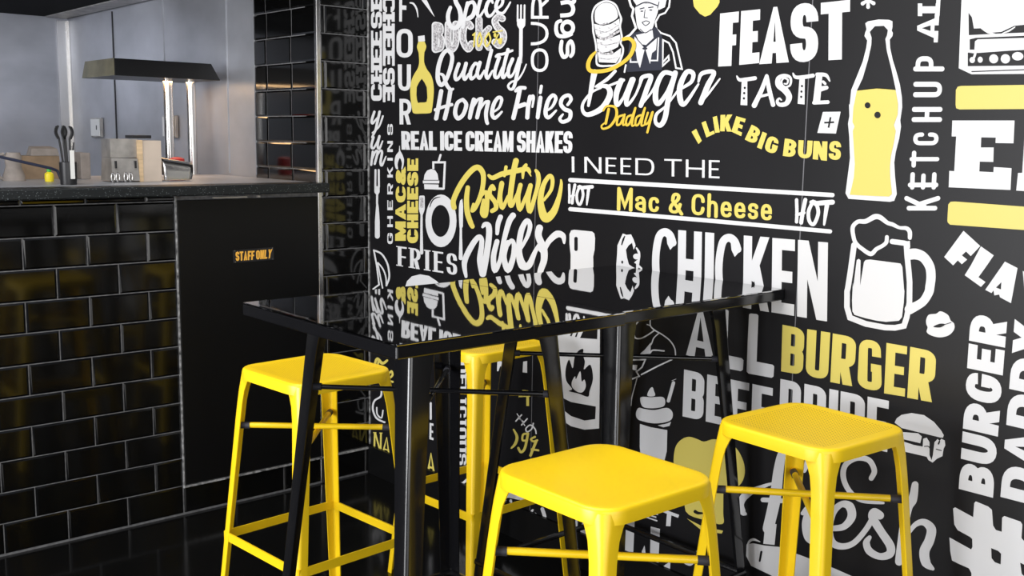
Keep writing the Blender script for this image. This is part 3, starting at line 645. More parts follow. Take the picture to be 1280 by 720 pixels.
# --- KETCHUP AL
i = Ink()
for ch, c, x0, x1, y0, y1 in (('K', K2, 512, 690, 615, 710), ('E', K2, 520, 697, 470, 555), ('T', K2, 530, 703, 325, 410), ('C', K2, 540, 712, 190, 275), ('H', K2, 545, 722, 20, 120), ('U', K1, 555, 735, 545, 648), ('P', K1, 556, 738, 375, 476)):
    Wd(i, ch, c((x0, y1), (x0+3, y0), (x1, y0), (x1-4, y1)), wid=.52, st=.17, bar=.17, rad=.2, cap='round')
for ch, x0, x1, y0, y1 in (('A', 568, 706, 110, 265), ('L', 572, 718, -60, 88)):
    Wd(i, ch, K1((x0, y1), (x0, y0), (x1+8, y0), (x1, y1)), wid=.9, st=.24, bar=.18, slab=.2)
i.build('lettering', 'mural_white', 0, 'upright white word KETCHUP')
# --- boxed burger drawing, yellow bars and EAT
i = Ink(); P(i, K1, '865,-40 1330,-40 1330,492 930,495 845,455 855,200'); i.build('boxed_burger_print', 'mural_white')
i = Ink(); P(i, K1, '910,85 932,115 945,190 1000,188 1060,218 1130,212 1215,172 1330,160 1330,215 1100,224 912,234'); P(i, K1, '918,262 960,252 1330,236 1330,250 970,262 952,275 948,335 918,338'); P(i, K1, '905,350 940,355 1180,338 1330,330 1330,436 905,441'); S(i, K1, '930,477 1330,463', 7, cap='butt'); i.build('boxed_burger_print', 'mural_black', 1)
i = Ink()
for x, y, a, b in ((935, 400, 18, 20), (988, 398, 17, 20), (1078, 392, 30, 30), (1156, 392, 31, 31), (1238, 375, 38, 28), (1310, 390, 26, 26)): E(i, K1, x, y, a, b)
S(i, K1, '985,180 1040,215 1110,232', [6, 14, 4]); S(i, K1, '1135,222 1180,205 1220,180', [4, 12, 6]); S(i, K1, '912,340 955,345 940,400', 16); i.build('boxed_burger_print', 'mural_white', 2)
i = Ink(); i.poly(K1('826,600 838,578 860,573 1330,565 1330,724')+K2('1330,33 850,36 828,28 824,5')); i.poly(K2('775,670 790,652 820,650 1330,688')+N7('1330,274 370,205 340,175 337,150')); i.build('bar_print', 'mural_yellow', 0, 'yellow bar')
i = Ink(); P(i, K2, '802,110 1217,110 1210,262 1090,260 1092,224 995,222 992,290 1078,290 1075,386 985,384 982,450 1076,455 1078,420 1197,428 1190,573 778,555 782,446 815,448 828,216 798,216'); P(i, K2, '1240,460 1330,455 1330,583 1228,577'); P(i, K2, '1290,110 1330,110 1330,455 1268,460'); i.build('lettering', 'mural_white', 0, 'large white slab letter E')
# --- FLAVOUR
i = Ink(); P(i, N7, '535,280 742,468 625,592 566,535 515,583 580,635 515,692 465,645 408,706 297,603'); i.poly(N7('750,472 908,583 815,719')+N8('720,162 806,222 750,282 550,138 630,10')); i.build('lettering', 'mural_white', 0, 'tilted white letters FL')
i = Ink(); P(i, N8, '1045,-30 1200,50 1120,482 985,410 975,375 915,386 905,325 880,358 803,318'); P(i, N8, '1265,85 1400,160 1300,500'); i.build('lettering', 'mural_white', 0, 'tilted white letters AV'); i = Ink(); P(i, N8, '1000,225 995,312 935,290'); i.build('lettering', 'mural_black', 1, 'dark eye of the letter A')
# --- I NEED THE / Mac & Cheese / HOT
i = Ink(); Wd(i, 'I NEED THE', [(714.6, 195.6), (899.6, 200.5), (899.4, 223), (714.8, 215.2)], wid=1.15, wm=dict(E=.62, T=1.0, N=.98, D=1.08, H=1.08), st=.17, bar=.1, gap=.27, rad=.5, space=.12); i.build('lettering', 'mural_white', 0, 'plain white words I NEED THE')
i = Ink(); i.stroke([(712.9, 225), (877, 234.2), (1040.5, 243.8)], 5.4, smooth=False); i.stroke([(712.9, 261.4), (877, 275), (1037.6, 289.3)], 5.2, smooth=False); i.build('rule_print', 'mural_white', 0, 'white ruled line')
i = Ink(); Wd(i, 'Mac & Cheese', [(771.5, 236.6), (965.5, 248), (964.5, 275.8), (771, 261.6)], wid=.64, st=.175, bar=.145, gap=.13, rad=.3, cap='round', space=.22); i.build('lettering', 'mural_yellow', 0, 'yellow words Mac & Cheese')
i = Ink()
for c, o, kx, ky in ((N1, (70, 355), 1, 1), (N2, (875, 415), 1.57, 1.25)):
    g2 = lambda t: ' '.join(f'{o[0]+float(a.split(",")[0])*kx:.0f},{o[1]+float(a.split(",")[1])*ky:.0f}' for a in t.split())
    m_ = 1 if c is N1 else 1.35
    S(i, c, g2('12,8 14,100 12,165'), 22*m_); S(i, c, g2('62,8 48,90 38,170'), 26*m_); S(i, c, g2('12,115 55,100'), 20*m_); S(i, c, g2('105,20 80,90 85,160 110,180 135,100 120,30 95,25'), [24*m_]*7); S(i, c, g2('120,35 160,30 215,25'), 32*m_); S(i, c, g2('185,40 175,120 168,185'), [30*m_, 24*m_, 14*m_])
i.build('lettering', 'mural_white', 0, 'small white brush word HOT')
# --- drinks can, rooster
i = Ink(); P(i, N3, '84,160 100,128 125,122 285,138 305,155 312,200 308,300 295,360 297,470 310,760 95,760 93,470 95,350 84,250'); i.build('can_print', 'mural_white')
i = Ink(); S(i, N3, '142,200 142,296', 30); i.build('can_tab_print', 'mural_black', 1)
i = Ink(); P(i, N3, '558,155 590,168 632,163 655,210 672,262 655,300 640,238 610,262 586,300 596,370 612,430 640,450 665,462 600,470 500,440 508,330 510,262'); S(i, N3, '680,285 700,320 705,360', [14, 22, 18]); E(i, N3, 680, 360, 30, 26); S(i, N3, '665,415 695,395 690,440 725,466', [10, 30, 24, 14], smooth=False); S(i, N3, '690,440 680,500', [24, 14]); i.build('rooster_print', 'mural_white')
i = Ink(); S(i, N3, '575,180 562,210 548,255', [8, 16, 10]); E(i, N3, 553, 410, 8, 14); i.build('rooster_print', 'mural_black', 1)
# --- CHICKEN
i = Ink()
def band(x0, x1):
    t = lambda x: 284.8+(x-815.5)*.0835; b = lambda x: 366+(x-815.5)*.162
    return [(x0, t(x0)), (x1, t(x1)), (x1-1.2, b(x1)), (x0-1.2, b(x0))]
for x0, x1, ch in ((847.8, 877.5, 'H'), (881.5, 892.8, 'I'), (929.8, 963.5, 'K'), (965.5, 993.8, 'E'), (997.5, 1035, 'N')):
    Wd(i, ch, band(x0, x1), wid={'H': .37, 'I': .12, 'K': .40, 'E': .32, 'N': .38}[ch], st=.124, bar=.15 if ch != 'H' else .17)
for x0, x1 in ((816.0, 845.5), (894.5, 927)):
    q = band(x0, x1); c_ = lambda u, v: ((q[0][0]+(q[1][0]-q[0][0])*u)*(1-v)+(q[3][0]+(q[2][0]-q[3][0])*u)*v, (q[0][1]+(q[1][1]-q[0][1])*u)*(1-v)+(q[3][1]+(q[2][1]-q[3][1])*u)*v)
    i.stroke([c_(*p) for p in ((.86, .2), (.72, .09), (.5, .05), (.27, .13), (.15, .4), (.17, .68), (.33, .9), (.55, .95), (.76, .88), (.9, .72))], [9, 10, 10, 9.4, 9.2, 9.2, 9.4, 10, 10, 9]); i.poly([c_(.55, .0), c_(.78, .06), c_(.99, .2), c_(.75, .31), c_(.62, .22)])
i.build('lettering', 'mural_white', 0, 'tall white word CHICKEN')
# --- beer mug
i = Ink()
i.stroke(N5('196,330 165,560 140,718')+N6('134,100 133,240 160,335 300,390 470,422 560,425 640,408 665,330 688,200 690,20')+N5('682,560 668,420 662,330'), 50/K7, smooth=False)
i.stroke(N5('665,318 640,312 535,298'), 46/K7, smooth=False); P(i, N5, '640,300 692,292 695,350 650,420')
i.stroke(N5('690,412 750,410 815,440 868,520 880,610 870,700')+N6('860,110 815,185 760,225 690,260'), [96/K7, 96/K7, 88/K7, 84/K7, 82/K7, 82/K7, 80/K7, 76/K7, 78/K7, 90/K7])
S(i, N5, '692,265 690,210 660,180 600,175 540,147 490,130 430,85 380,78 300,118 230,122 185,170 190,250 212,312 270,365 345,408 395,365 450,335 482,305 488,258', [36, 40, 36, 28, 36, 36, 44, 48, 42, 36, 38, 36, 36, 36, 40, 36, 34, 36, 34])
i.poly(N5('300,462 340,458 608,493 625,520 634,640 640,720')+N6('644,100 638,200 622,330 595,362 480,372 400,362 300,340 200,310 182,280 178,180 186,20')+N5('190,700 205,580 220,462 238,452 254,465 250,690 268,580 284,480')); i.build('beer_mug_print', 'mural_white')
i = Ink(); i.poly(smoothpoly(N6, '838,350 862,308 925,300 965,278 1030,310 1055,360 1085,388 1085,440 1040,490 960,510 880,492 842,462 850,422 838,390', 4)); i.build('bean_print', 'mural_white'); i = Ink(); i.poly(smoothpoly(N6, '900,415 960,388 1005,395 960,422', 4)); S(i, N6, '1000,396 1058,378', 6); i.build('bean_print', 'mural_black', 1)
# --- ALL BURGER / BEEF PRIDE
i = Ink(); Wd(i, 'A', [(861, 384), (890.5, 389.5), (893, 452), (857.5, 443.5)], wid=.55, st=.17, bar=.14)
P(i, Q1, '425,52 440,44 490,50 503,62 490,455 620,482 636,500 630,585 612,597 428,560 413,545 418,300'); P(i, Q1, '685,92 700,84 755,90 768,102 752,512 895,540 908,555 902,645 885,656 680,618 663,600 672,350'); i.build('lettering', 'mural_white', 0, 'white word ALL')
i = Ink()
for ch, q in (('B', '105,92 266,124 252,458 95,430'), ('U', '285,124 452,150 434,494 272,462'), ('R', '470,155 642,187 622,540 452,508'), ('G', '665,193 817,215 826,582 647,545'), ('E', '860,224 1010,250 992,614 842,590'), ('R', '1032,252 1222,290 1202,656 1010,622')):
    Wd(i, ch, Q2(q), wid=.47, st=.19, bar=.16, rad=.12, cap='butt')
i.build('lettering', 'mural_yellow', 0, 'yellow word BURGER in rounded capitals')
i = Ink()
for ch, x0, x1 in (('B', 854.5, 880.3), ('E', 883.5, 907.5), ('E', 911.3, 936), ('F', 940, 965.5)):
    t = lambda x: 461.9+(x-855)*.212; b = lambda x: 520+(x-853)*.222
    Wd(i, ch, [(x0+.6, t(x0)), (x1+.6, t(x1)), (x1-1.4, b(x1)), (x0-1.4, b(x0))], wid=.46, st=.185, bar=.16, rad=.12)
for ch, x0, x1 in (('P', 975, 1001), ('R', 1005, 1032.5), ('I', 1036.2, 1047.5), ('D', 1050.3, 1081), ('E', 1084, 1110.5)):
    t = lambda x: 473.6+(x-975)*.203; b = lambda x: 536+(x-975)*.215
    Wd(i, ch, [(x0+.6, t(x0)), (x1+.6, t(x1)), (x1-1.4, b(x1)), (x0-1.4, b(x0))], wid=.46, st=.185, bar=.16, rad=.12)
i.build('lettering', 'mural_white', 0, 'white words BEEF PRIDE')
# --- cook's hat
i = Ink(); i.poly(smoothpoly(PX, '842,580 844,560 851,550 861,546 872,549 880,552 892,549 905,552 920,560 929,576 931,592 925,606 912,611 905,609 904,640 903,655 880,650 857,639 857,606 846,596', 4)); P(i, PX, '858.5,648 876,657 904,663.5 902,667 878,664'); i.build('cook_hat_print', 'mural_yellow')
i = Ink(); S(i, T2, '775,565 800,578 850,580', [30, 26, 14]); i.build('cook_hat_print', 'mural_black', 1)
# --- fresh
i = Ink()
S(i, Q6, '520,100 455,150 425,280 400,480 350,700', [40, 60, 74, 84, 80]); S(i, Q7, '370,340 355,490', 82, cap='butt'); S(i, Q6, '520,100 600,110 640,190 610,280', [30, 40, 44, 34]); S(i, Q6, '390,370 300,400 190,455 150,520 165,580 185,595', [16, 30, 56, 50, 46, 22]); S(i, Q6, '312,492 470,500', [34, 34]); 
S(i, Q7, '600,265 650,230 625,340 640,440 700,480 800,500', [30, 60, 62, 56, 44, 36]); S(i, Q7, '820,375 900,360 955,290 940,215 880,200 820,260 790,370 810,470 880,505 970,480 1060,380 1130,260', [40, 48, 62, 64, 44, 50, 60, 56, 46, 42, 40, 44])
S(i, Q7, '1160,280 1120,262 1110,300 1170,400 1235,500 1230,560 1160,578 1085,540 1062,480 1085,440', [60, 70, 62, 58, 62, 60, 48, 54, 50, 30]); S(i, Q6, '1098,335 1120,280 1080,205 990,190 910,240 895,330 940,430 1030,495 1185,515', [38, 40, 40, 40, 40, 40, 38, 36, 18])
i.stroke(Q4('312,468 290,600')+Q5('240,130 190,440 170,590'), [60/K7, 80/K7, 84/K7, 76/K7, 72/K7]); S(i, Q5, '240,360 310,265 390,240 455,300 440,400 395,500 410,600 470,655', [30, 44, 60, 84, 86, 90, 84, 30]); i.build('lettering', 'mural_white', 0, 'large white script word fresh')
# --- slanted block under fresh
i = Ink(); i.poly(Q7('320,498 440,510 560,560 700,612 830,665 960,722 1000,760 440,760 370,715 225,645 190,575 193,490 240,482')); S(i, Q7, '198,500 215,468 245,455 290,472', [8, 18, 18, 6]); i.build('block_print', 'mural_white', 1); i = Ink(); S(i, Q7, '300,545 288,610', [16, 14]); i.build('block_print', 'mural_black', 2)
# --- hot dog drawing by the right stool
i = Ink(); P(i, Q3, '245,565 262,530 300,503 380,488 480,505 560,560 615,625 638,665 632,685 610,684 300,608'); i.poly(Q4('200,0 340,12 372,40 358,100 200,62')); i.poly(Q4('200,82 300,115 380,130 384,60 415,50 440,90 440,205 458,250 470,205 485,90 512,62 530,80 545,60 575,75 580,118 565,150 555,215 505,238 468,272 430,250 415,220 200,170')); i.build('burger_print', 'mural_white')
i = Ink(); S(i, Q4, '200,76 350,112', 10); S(i, Q4, '395,128 430,128 445,148', 8); S(i, Q4, '500,152 545,165', 8); S(i, Q4, '520,105 528,85', 14); i.build('burger_print', 'mural_black', 1)
# --- #BURGER DADDY
i = Ink()
Wd(i, 'BURGER', [(1198.4, 611), (1213.6, 391.5), (1259, 400), (1241.2, 622.3)], wid=.86, st=.34, bar=.25, gap=.09, rad=.38)
i.build('lettering', 'mural_white', 0, 'upright white word BURGER'); i = Ink()
Wd(i, 'DADDY', [(1250.5, 621), (1268.5, 399), (1314, 408), (1293, 632)], wid=.95, st=.34, bar=.25, gap=.07, rad=.38)
i.build('lettering', 'mural_white', 0, 'upright white word DADDY')
i = Ink(); P(i, Q5, '650,118 668,108 828,195 838,70 852,55 960,100 995,130 1005,270 1030,310 1082,325 1086,200 1105,185 1250,235 1265,260 1258,380 1290,420 1400,450 1400,900 815,900 812,690 790,650 700,610 640,580 625,500 617,375 810,482 822,460 820,390 800,370 690,310 660,260'); i.build('lettering', 'mural_white', 0, 'large white hash sign')
i = Ink(); P(i, Q5, '988,470 1050,495 1076,520 1072,615 1020,595 992,560'); P(i, Q5, '1246,600 1330,640 1330,760 1260,700'); i.build('lettering', 'mural_black', 1, 'dark gaps of the hash sign')
# --- fire extinguisher drawing
i = Ink(); i.poly(T4('745,125 830,112 1137,60')+T5('1135,0 1130,395 1000,406 880,375 790,315 752,240 742,0')); S(i, T4, '650,150 680,140 690,200 715,280', [40, 30, 34, 40]); S(i, T4, '745,110 730,200 718,280', [20, 34, 30]); i.build('extinguisher_print', 'mural_white')
i = Ink(); P(i, T4, '995,85 1115,70 1112,170 960,160'); P(i, T4, '870,140 895,95 905,95 885,145'); P(i, T4, '915,150 940,88 950,88 930,150'); i.poly(smoothpoly(T4, '988,258 985,310 1003,370 995,440 1052,398 1075,520 1045,630 1030,682 950,655 860,632 890,612 838,540 832,440 862,352 895,430 912,330 945,275', 4)); i.poly(T5('800,120 880,160 1100,200 1095,312 1000,325 880,285 792,215')); i.build('extinguisher_print', 'mural_black', 1)
i = Ink(); i.poly(smoothpoly(T4, '962,455 975,545 1000,530 1012,590 985,640 940,640 892,600 888,550 915,500 925,525', 4)); i.build('extinguisher_print', 'mural_white', 2)
# --- pieces seen under the tables
i = Ink(); Wd(i, 'DELICIOUSLY', [(583, 452), (583, 612), (573, 612), (573, 452)], wid=1.25, st=.4, bar=.16, gap=.2, slab=.14); i.build('lettering', 'mural_white', 0, 'upright white serif word seen under the table')
i = Ink(); P(i, T4, '225,365 330,375 330,415 250,412 235,455 222,455'); P(i, T4, '455,370 490,365 490,470 450,465'); S(i, T5, '100,110 100,300', 40); P(i, T5, '80,590 130,410 132,690 80,640'); E(i, T6, 120, 130, 22, 26); S(i, T5, '400,265 470,370', 8); i.build('sketch_print', 'mural_white')
i = Ink(); S(i, T5, '440,275 390,330', 12); S(i, T5, '490,310 440,365', 12); S(i, T5, '410,300 465,340', 10); S(i, T5, '545,350 530,400 490,425 480,395 520,365 560,400 570,440', 12); S(i, T5, '800,380 775,450', 12); i.build('lettering', 'mural_white', 0, 'thin white letters under the table')
i = Ink(); S(i, T5, '370,405 400,470 385,530 350,570', [14, 26, 26, 14]); S(i, T5, '495,440 455,450 450,500 490,500', 18); S(i, T5, '498,440 470,570 435,605 412,570', 22); S(i, T5, '560,470 525,490 545,510 580,500', 18); S(i, T5, '570,510 520,635', 24); S(i, T5, '530,580 590,590', 18); S(i, T5, '415,105 515,100', 26, smooth=False, cap='butt'); S(i, T5, '495,110 495,195', 24, cap='butt'); P(i, T4, '255,565 305,570 300,620 285,620 283,590 255,585'); P(i, T4, '450,620 510,630 500,645 440,635'); E(i, T5, 800, 570, 20, 24); i.build('lettering', 'mural_yellow', 0, 'yellow script under the table')
i = Ink(); S(i, T7, '200,400 225,345 270,385 312,360', [20, 24, 26, 20]); S(i, T7, '235,370 220,440', 18); S(i, T7, '330,520 360,490 350,455 325,490 325,535 362,550', 18); Wd(i, 'N', T8('195,428 265,432 262,605 190,585'), wid=.46, st=.1, bar=.08, slab=.05); Wd(i, 'A', T8('288,470 330,475 338,640 265,612'), wid=.5, st=.12, bar=.08)
Wd(i, 'A', [(536.5, 565.5), (541, 566.5), (544, 593), (533.5, 590)], wid=.5, st=.14, bar=.1); i.build('lettering', 'mural_yellow', 0, 'yellow words seen between the table legs')
i = Ink(); S(i, T8, '262,55 255,110 200,150 185,220 215,300 275,335 290,340', 16); S(i, T8, '220,210 225,270 262,300 275,235', 13); S(i, T8, '700,170 700,310', 18, smooth=False); Wd(i, 'E', T8('690,345 724,352 724,500 688,490'), wid=.4, st=.17, bar=.14); i.build('sketch_print', 'mural_white')
i = Ink()
S(i, Q8, '125,15 95,60 95,150 140,165 200,140 270,92', 12); S(i, Q8, '235,-20 235,50 275,92 340,130 410,185 450,250 458,310', 11); S(i, Q8, '205,40 235,50', 9); S(i, Q8, '310,118 265,160 235,225 150,300', 10); P(i, Q8, '238,200 235,300 150,305 205,240'); S(i, Q8, '235,290 260,268 355,275', 13); S(i, Q8, '155,485 300,410 425,352', 13, smooth=False); S(i, Q8, '80,355 190,352 160,420 110,460 135,500 70,525', 13, smooth=False); S(i, Q8, '115,520 70,690 62,760', 9); P(i, Q8, '78,400 120,400 110,450 75,440'); i.build('noodle_box_print', 'mural_white')
i = Ink(); i.poly(smoothpoly(T1, '208,105 225,50 252,28 266,60 274,105', 4)); i.poly(smoothpoly(T1, '145,150 155,115 240,118 340,115 366,150 355,195 300,212 220,215 165,200', 4)); i.poly(smoothpoly(T1, '106,260 130,212 180,222 270,232 380,212 430,250 425,310 370,340 270,350 180,335 120,310', 4)); S(i, T1, '440,-10 395,150', [30, 30], smooth=False); P(i, T1, '142,355 240,385 385,410 380,600 340,760 160,760 140,560'); P(i, T1, '300,368 380,352 418,336 405,372 350,385'); i.build('ice_cream_print', 'mural_white')
i = Ink(); S(i, Q8, '425,540 462,525', 4); Wd(i, 'E', T3('330,140 445,165 438,235 310,190'), wid=.6, st=.2, bar=.18); S(i, T3, '470,130 628,188', 28, smooth=False, cap='butt'); S(i, T3, '545,155 535,275', 40, smooth=False, cap='butt'); P(i, T3, '155,200 237,210 225,505 148,498'); P(i, T3, '380,278 462,300 448,600 372,580'); P(i, T3, '300,500 325,445 335,520 320,590'); P(i, T3, '310,560 372,578 480,640 520,610 555,585 550,678 340,598'); i.poly(smoothpoly(T3, '660,590 700,570 770,500 800,510 770,600 720,628', 4)); i.build('lettering', 'mural_white', 0, 'white serif letters behind the front stool')
i = Ink(); i.poly(smoothpoly(T6, '285,215 305,240 300,300 330,300 430,320 520,320 480,290 400,260', 3)); S(i, T6, '290,280 296,350 275,420', 18); S(i, T6, '345,325 345,380', 24); S(i, T6, '500,345 560,345', 20); S(i, T6, '625,400 645,470 630,525', 32); S(i, T6, '560,450 580,490', 34); S(i, T6, '535,505 518,540', 20); E(i, T6, 605, 545, 24, 14); S(i, T6, '510,440 540,410', 18); P(i, T6, '878,530 940,485 935,610 910,585 875,590'); P(i, T6, '985,500 1020,510 1040,655 960,620'); i.build('sketch_print', 'mural_white')
# ------------------------------------------------------------------ bar tables
def leg_mesh(bm, sx, sy, stations, t=.0028):
    """folded corner leg; stations (z, corner offset, flange width, corner radius)"""
    rings = []
    for z, d, f, r in stations:
        out = [(f, 0)]+[(r-r*math.sin(a), r-r*math.cos(a)) for a in [math.pi/2*k/4 for k in range(5)]]+[(0, f)]
        r2 = max(r-t, .001)
        inn = [(t, f)]+[(t+r2-r2*math.cos(a), t+r2-r2*math.sin(a)) for a in [math.pi/2*k/4 for k in range(5)]]+[(f, t)]
        rings.append([bm.verts.new((sx*(d-u), sy*(d-v), z)) for u, v in out+inn])
    n = len(rings[0])
    for A, B in zip(rings, rings[1:]):
        for k in range(n): bm.faces.new((A[k], A[(k+1) % n], B[(k+1) % n], B[k]))
    for R in (rings[0], rings[-1]):
        for k in range(6): bm.faces.new((R[k], R[k+1], R[n-2-k], R[n-1-k]))
CORN = ((-1, -1), (1, -1), (1, 1), (-1, 1))
def make_table():
    t = thing('bar_table', '', 'table'); h = .303; z1 = .985
    bm = bmesh.new(); box(bm, -h, -h, z1-.029, h, h, z1-.0035); done(bm, 'table_rim', 'black_metal', t, bevel=.003)
    bm = bmesh.new(); box(bm, -h+.0008, -h+.0008, z1-.0035, h-.0008, h-.0008, z1); done(bm, 'table_top', 'black_top', t, bevel=.001)
    D = lambda z: .276-.078*z/.956
    for sx, sy in CORN:
        bm = bmesh.new(); leg_mesh(bm, sx, sy, [(z, D(z), f, .008) for z, f in ((0, .032), (.25, .036), (.6, .042), (.88, .05), (.956, .062))]); done(bm, 'leg', 'black_metal', t, smooth=True)
    for k, (sx, sy) in enumerate(((1, 1), (1, -1))):
        bm = bmesh.new(); z = .785+.012*k; e = D(z)-.004
        tube(bm, (-sx*e, -sy*e, z), (sx*e, sy*e, z), .0058, 12); r = done(bm, 'cross_rod', 'black_metal', t, smooth=True)
        bm = bmesh.new()
        bm.free()
        for s in (-1, 1):
            bm = bmesh.new(); tube(bm, (s*sx*(e-.012), s*sy*(e-.012), z), (s*sx*(e-.03), s*sy*(e-.03), z), .0085, 12); done(bm, 'sleeve', 'bumper', r, smooth=True)
    z = .215; e = D(z)-.004
    for k in range(4):
        a, b = CORN[k], CORN[(k+1) % 4]
        bm = bmesh.new(); tube(bm, (a[0]*e, a[1]*e, z), (b[0]*e, b[1]*e, z), .0085, 10); done(bm, 'stretcher', 'black_metal', t, smooth=True)
    bm = bmesh.new()
    for sx, sy in CORN:
        for dx, dy in ((.03, .0), (0, .03)): tube(bm, (sx*(e-dx), sy*(e-dy), z), (sx*(e-dx+(.006 if dx == 0 else 0)), sy*(e-dy+(.006 if dy == 0 else 0)), z+.001), .006, 8)
    done(bm, 'bolt', 'steel_bright', t)
    return t
def copy_thing(root, loc, rotz):
    r = root.copy(); COL.objects.link(r); r.location = loc; r.rotation_euler = (0, 0, rotz)
    for ch in list(root.children):
        c = ch.copy(); COL.objects.link(c); c.parent = r
        for g in list(ch.children):
            d = g.copy(); COL.objects.link(d); d.parent = c
    return r
tb = make_table(); tb.location = (1.3685, 1.850, 0)
tb2 = copy_thing(tb, (1.9745, 1.862, 0), 0)
tag(tb, 'black glossy square bar table nearer the tiled counter, away from the mural', 'table', 'bar tables pushed together')
tag(tb2, 'black glossy square bar table touching the lettered mural wall', 'table', 'bar tables pushed together')

# ------------------------------------------------------------------ yellow stools
def rsq(half, r, n=7):
    q = []
    for k, (sx, sy) in enumerate(((1, 1), (-1, 1), (-1, -1), (1, -1))):
        for j in range(n+1):
            a = k*math.pi/2+math.pi/2*j/n; q.append((sx*(half-r)+r*math.cos(a), sy*(half-r)+r*math.sin(a)))
    return q
def seat_mesh():
    bm = bmesh.new(); S_ = .1545; rings = []
    for ins, z in ((.003, .716), (0, .716), (0, .738), (.0012, .742), (.004, .7445), (.008, .745), (.02, .7446), (.045, .7425), (.09, .7415), (.14, .7412)):
        rings.append([bm.verts.new((x, y, z)) for x, y in rsq(S_-ins, max(.058-ins*.62, .008))])
    lo = [bm.verts.new((x, y, .7385)) for x, y in rsq(S_-.003, .056)]
    n = len(lo)
    for A, B in zip([lo]+rings[:1]+rings[1:], rings): 
        for k in range(n): bm.faces.new((A[k], A[(k+1) % n], B[(k+1) % n], B[k]))
    bm.faces.new(rings[-1]); bm.faces.new(lo[::-1]); return bm
def make_stool():
    t = thing('bar_stool', '', 'stool')
    done(seat_mesh(), 'seat', 'yellow_perf', t, smooth=True, angle=50)
    D = lambda z: .204-.0785*z
    for sx, sy in CORN:
        bm = bmesh.new(); leg_mesh(bm, sx, sy, [(z, D(z), f, r) for z, f, r in ((0, .024, .009), (.3, .028, .010), (.6, .032, .012), (.65, .0335, .014), (.685, .038, .017), (.706, .046, .021), (.736, .062, .026))])
        done(bm, 'leg', 'yellow', t, smooth=True, angle=40)
    for k, (sx, sy) in enumerate(((1, -1), (1, 1))):
        z = .585-.016*k; e = D(z)-.006
        bm = bmesh.new(); tube(bm, (-sx*e, -sy*e, z), (sx*e, sy*e, z), .0078, 14); r = done(bm, 'cross_rod', 'yellow', t, smooth=True)
        for s in (-1, 1):
            bm = bmesh.new(); tube(bm, (s*sx*(e-.006), s*sy*(e-.006), z-.001), (s*sx*(e-.026), s*sy*(e-.026), z-.001), .0092, 14); done(bm, 'rubber_sleeve', 'bumper', r, smooth=True)
    z = .275; e = D(z)-.003
    for k in range(4):
        a, b = CORN[k], CORN[(k+1) % 4]; bm = bmesh.new(); w = .0022
        dx, dy = b[0]-a[0], b[1]-a[1]; nx, ny = (w, 0) if dx == 0 else (0, w)
        c = lambda p, s, zz: (p[0]*e+s*nx, p[1]*e+s*ny, zz)
        prism(bm, [c(a, -1, z-.012), c(b, -1, z-.012), c(b, 1, z-.012), c(a, 1, z-.012)], [c(a, -1, z+.012), c(b, -1, z+.012), c(b, 1, z+.012), c(a, 1, z+.012)]); done(bm, 'stretcher', 'yellow', t)
    return t
R_ = math.radians
s3 = make_stool(); s3.location = (1.366, 1.308, 0); s3.rotation_euler.z = R_(-.5)
GRP = 'yellow metal bar stools'
s4 = copy_thing(s3, (1.974, 1.266, 0), R_(-3)); s1 = copy_thing(s3, (1.40, 2.41, 0), R_(4)); s2 = copy_thing(s3, (1.985, 2.435, 0), R_(2))
for c in s3.children:
    if c.name.startswith('seat'): c.data = c.data.copy(); c.data.materials[0] = M['yellow']
tag(s3, 'yellow metal bar stool with smooth plain seat, nearest, in front of both tables', 'stool', GRP)
tag(s4, 'yellow metal bar stool with punched seat in front of the word fresh', 'stool', GRP)
tag(s1, 'yellow metal bar stool with punched seat beside the black staff panel', 'stool', GRP)
tag(s2, 'yellow metal bar stool behind the tables, its seat mostly hidden by the table tops', 'stool', GRP)

# ------------------------------------------------------------------ counter
bm = bmesh.new(); box(bm, -1.4, 3.432, 1.1455, 2.064, 3.487, 1.18); box(bm, -1.4, 3.487, 1.1455, 2.044, 3.56, 1.18)
tag(done(bm, 'worktop', 'worktop', bevel=.004), 'speckled black laminate worktop edge above the tiled counter front', 'worktop')
bm = bmesh.new(); box(bm, -1.4, 3.562, 1.13, 2.052, 4.36, 1.18); tag(done(bm, 'serving_shelf', 'steel', bevel=.002), 'stainless steel serving shelf behind the black worktop', 'shelf')
pn = thing('hatch_panel', 'plain black painted panel under the worktop beside the black tiles', 'panel', (1.774, YB, 0))
bm = bmesh.new(); box(bm, -.281, -.0085, .112, .281, -.0005, 1.128); done(bm, 'board', 'panel', pn, bevel=.0015)
bm = bmesh.new(); box(bm, -.15, -.012, 1.131, -.02, -.001, 1.1365); box(bm, .02, -.014, 1.131, .03, -.001, 1.138); done(bm, 'catch', 'steel_dull', pn)
sg = thing('staff_sign', 'small black sign with orange words STAFF ONLY on the black panel', 'sign', (0, YB, 0))
Yp = YB-.0088
q = [on_y(px, py, Yp) for px, py in ((290.8, 313), (341.6, 309.0), (342, 324.6), (291.6, 328.6))]
bm = bmesh.new(); prism(bm, [(v.x, -.0118, v.z) for v in q], [(v.x, -.0088, v.z) for v in q]); done(bm, 'plate', 'plastic_dark', sg)
bm = bmesh.new()
for px, py in ((293, 313.8), (339.8, 310.2), (340.4, 323.3), (293.8, 327.3)):
    v = on_y(px, py, Yp); tube(bm, (v.x, -.011, v.z), (v.x, -.0135, v.z), .0022, 8)
done(bm, 'screw', 'steel_bright', sg)
i = Ink(); word(i, 'STAFF', (293.8, 314.6), (317.8, 313.2), (317.2, 324.4), (294.3, 326.2), wid=.54, st=.24, bar=.18, gap=.05, rad=.2); word(i, 'ONLY', (319.4, 313), (340, 311.4), (338.3, 322.6), (319.8, 324.4), wid=.58, st=.24, bar=.18, gap=.05, rad=.22)
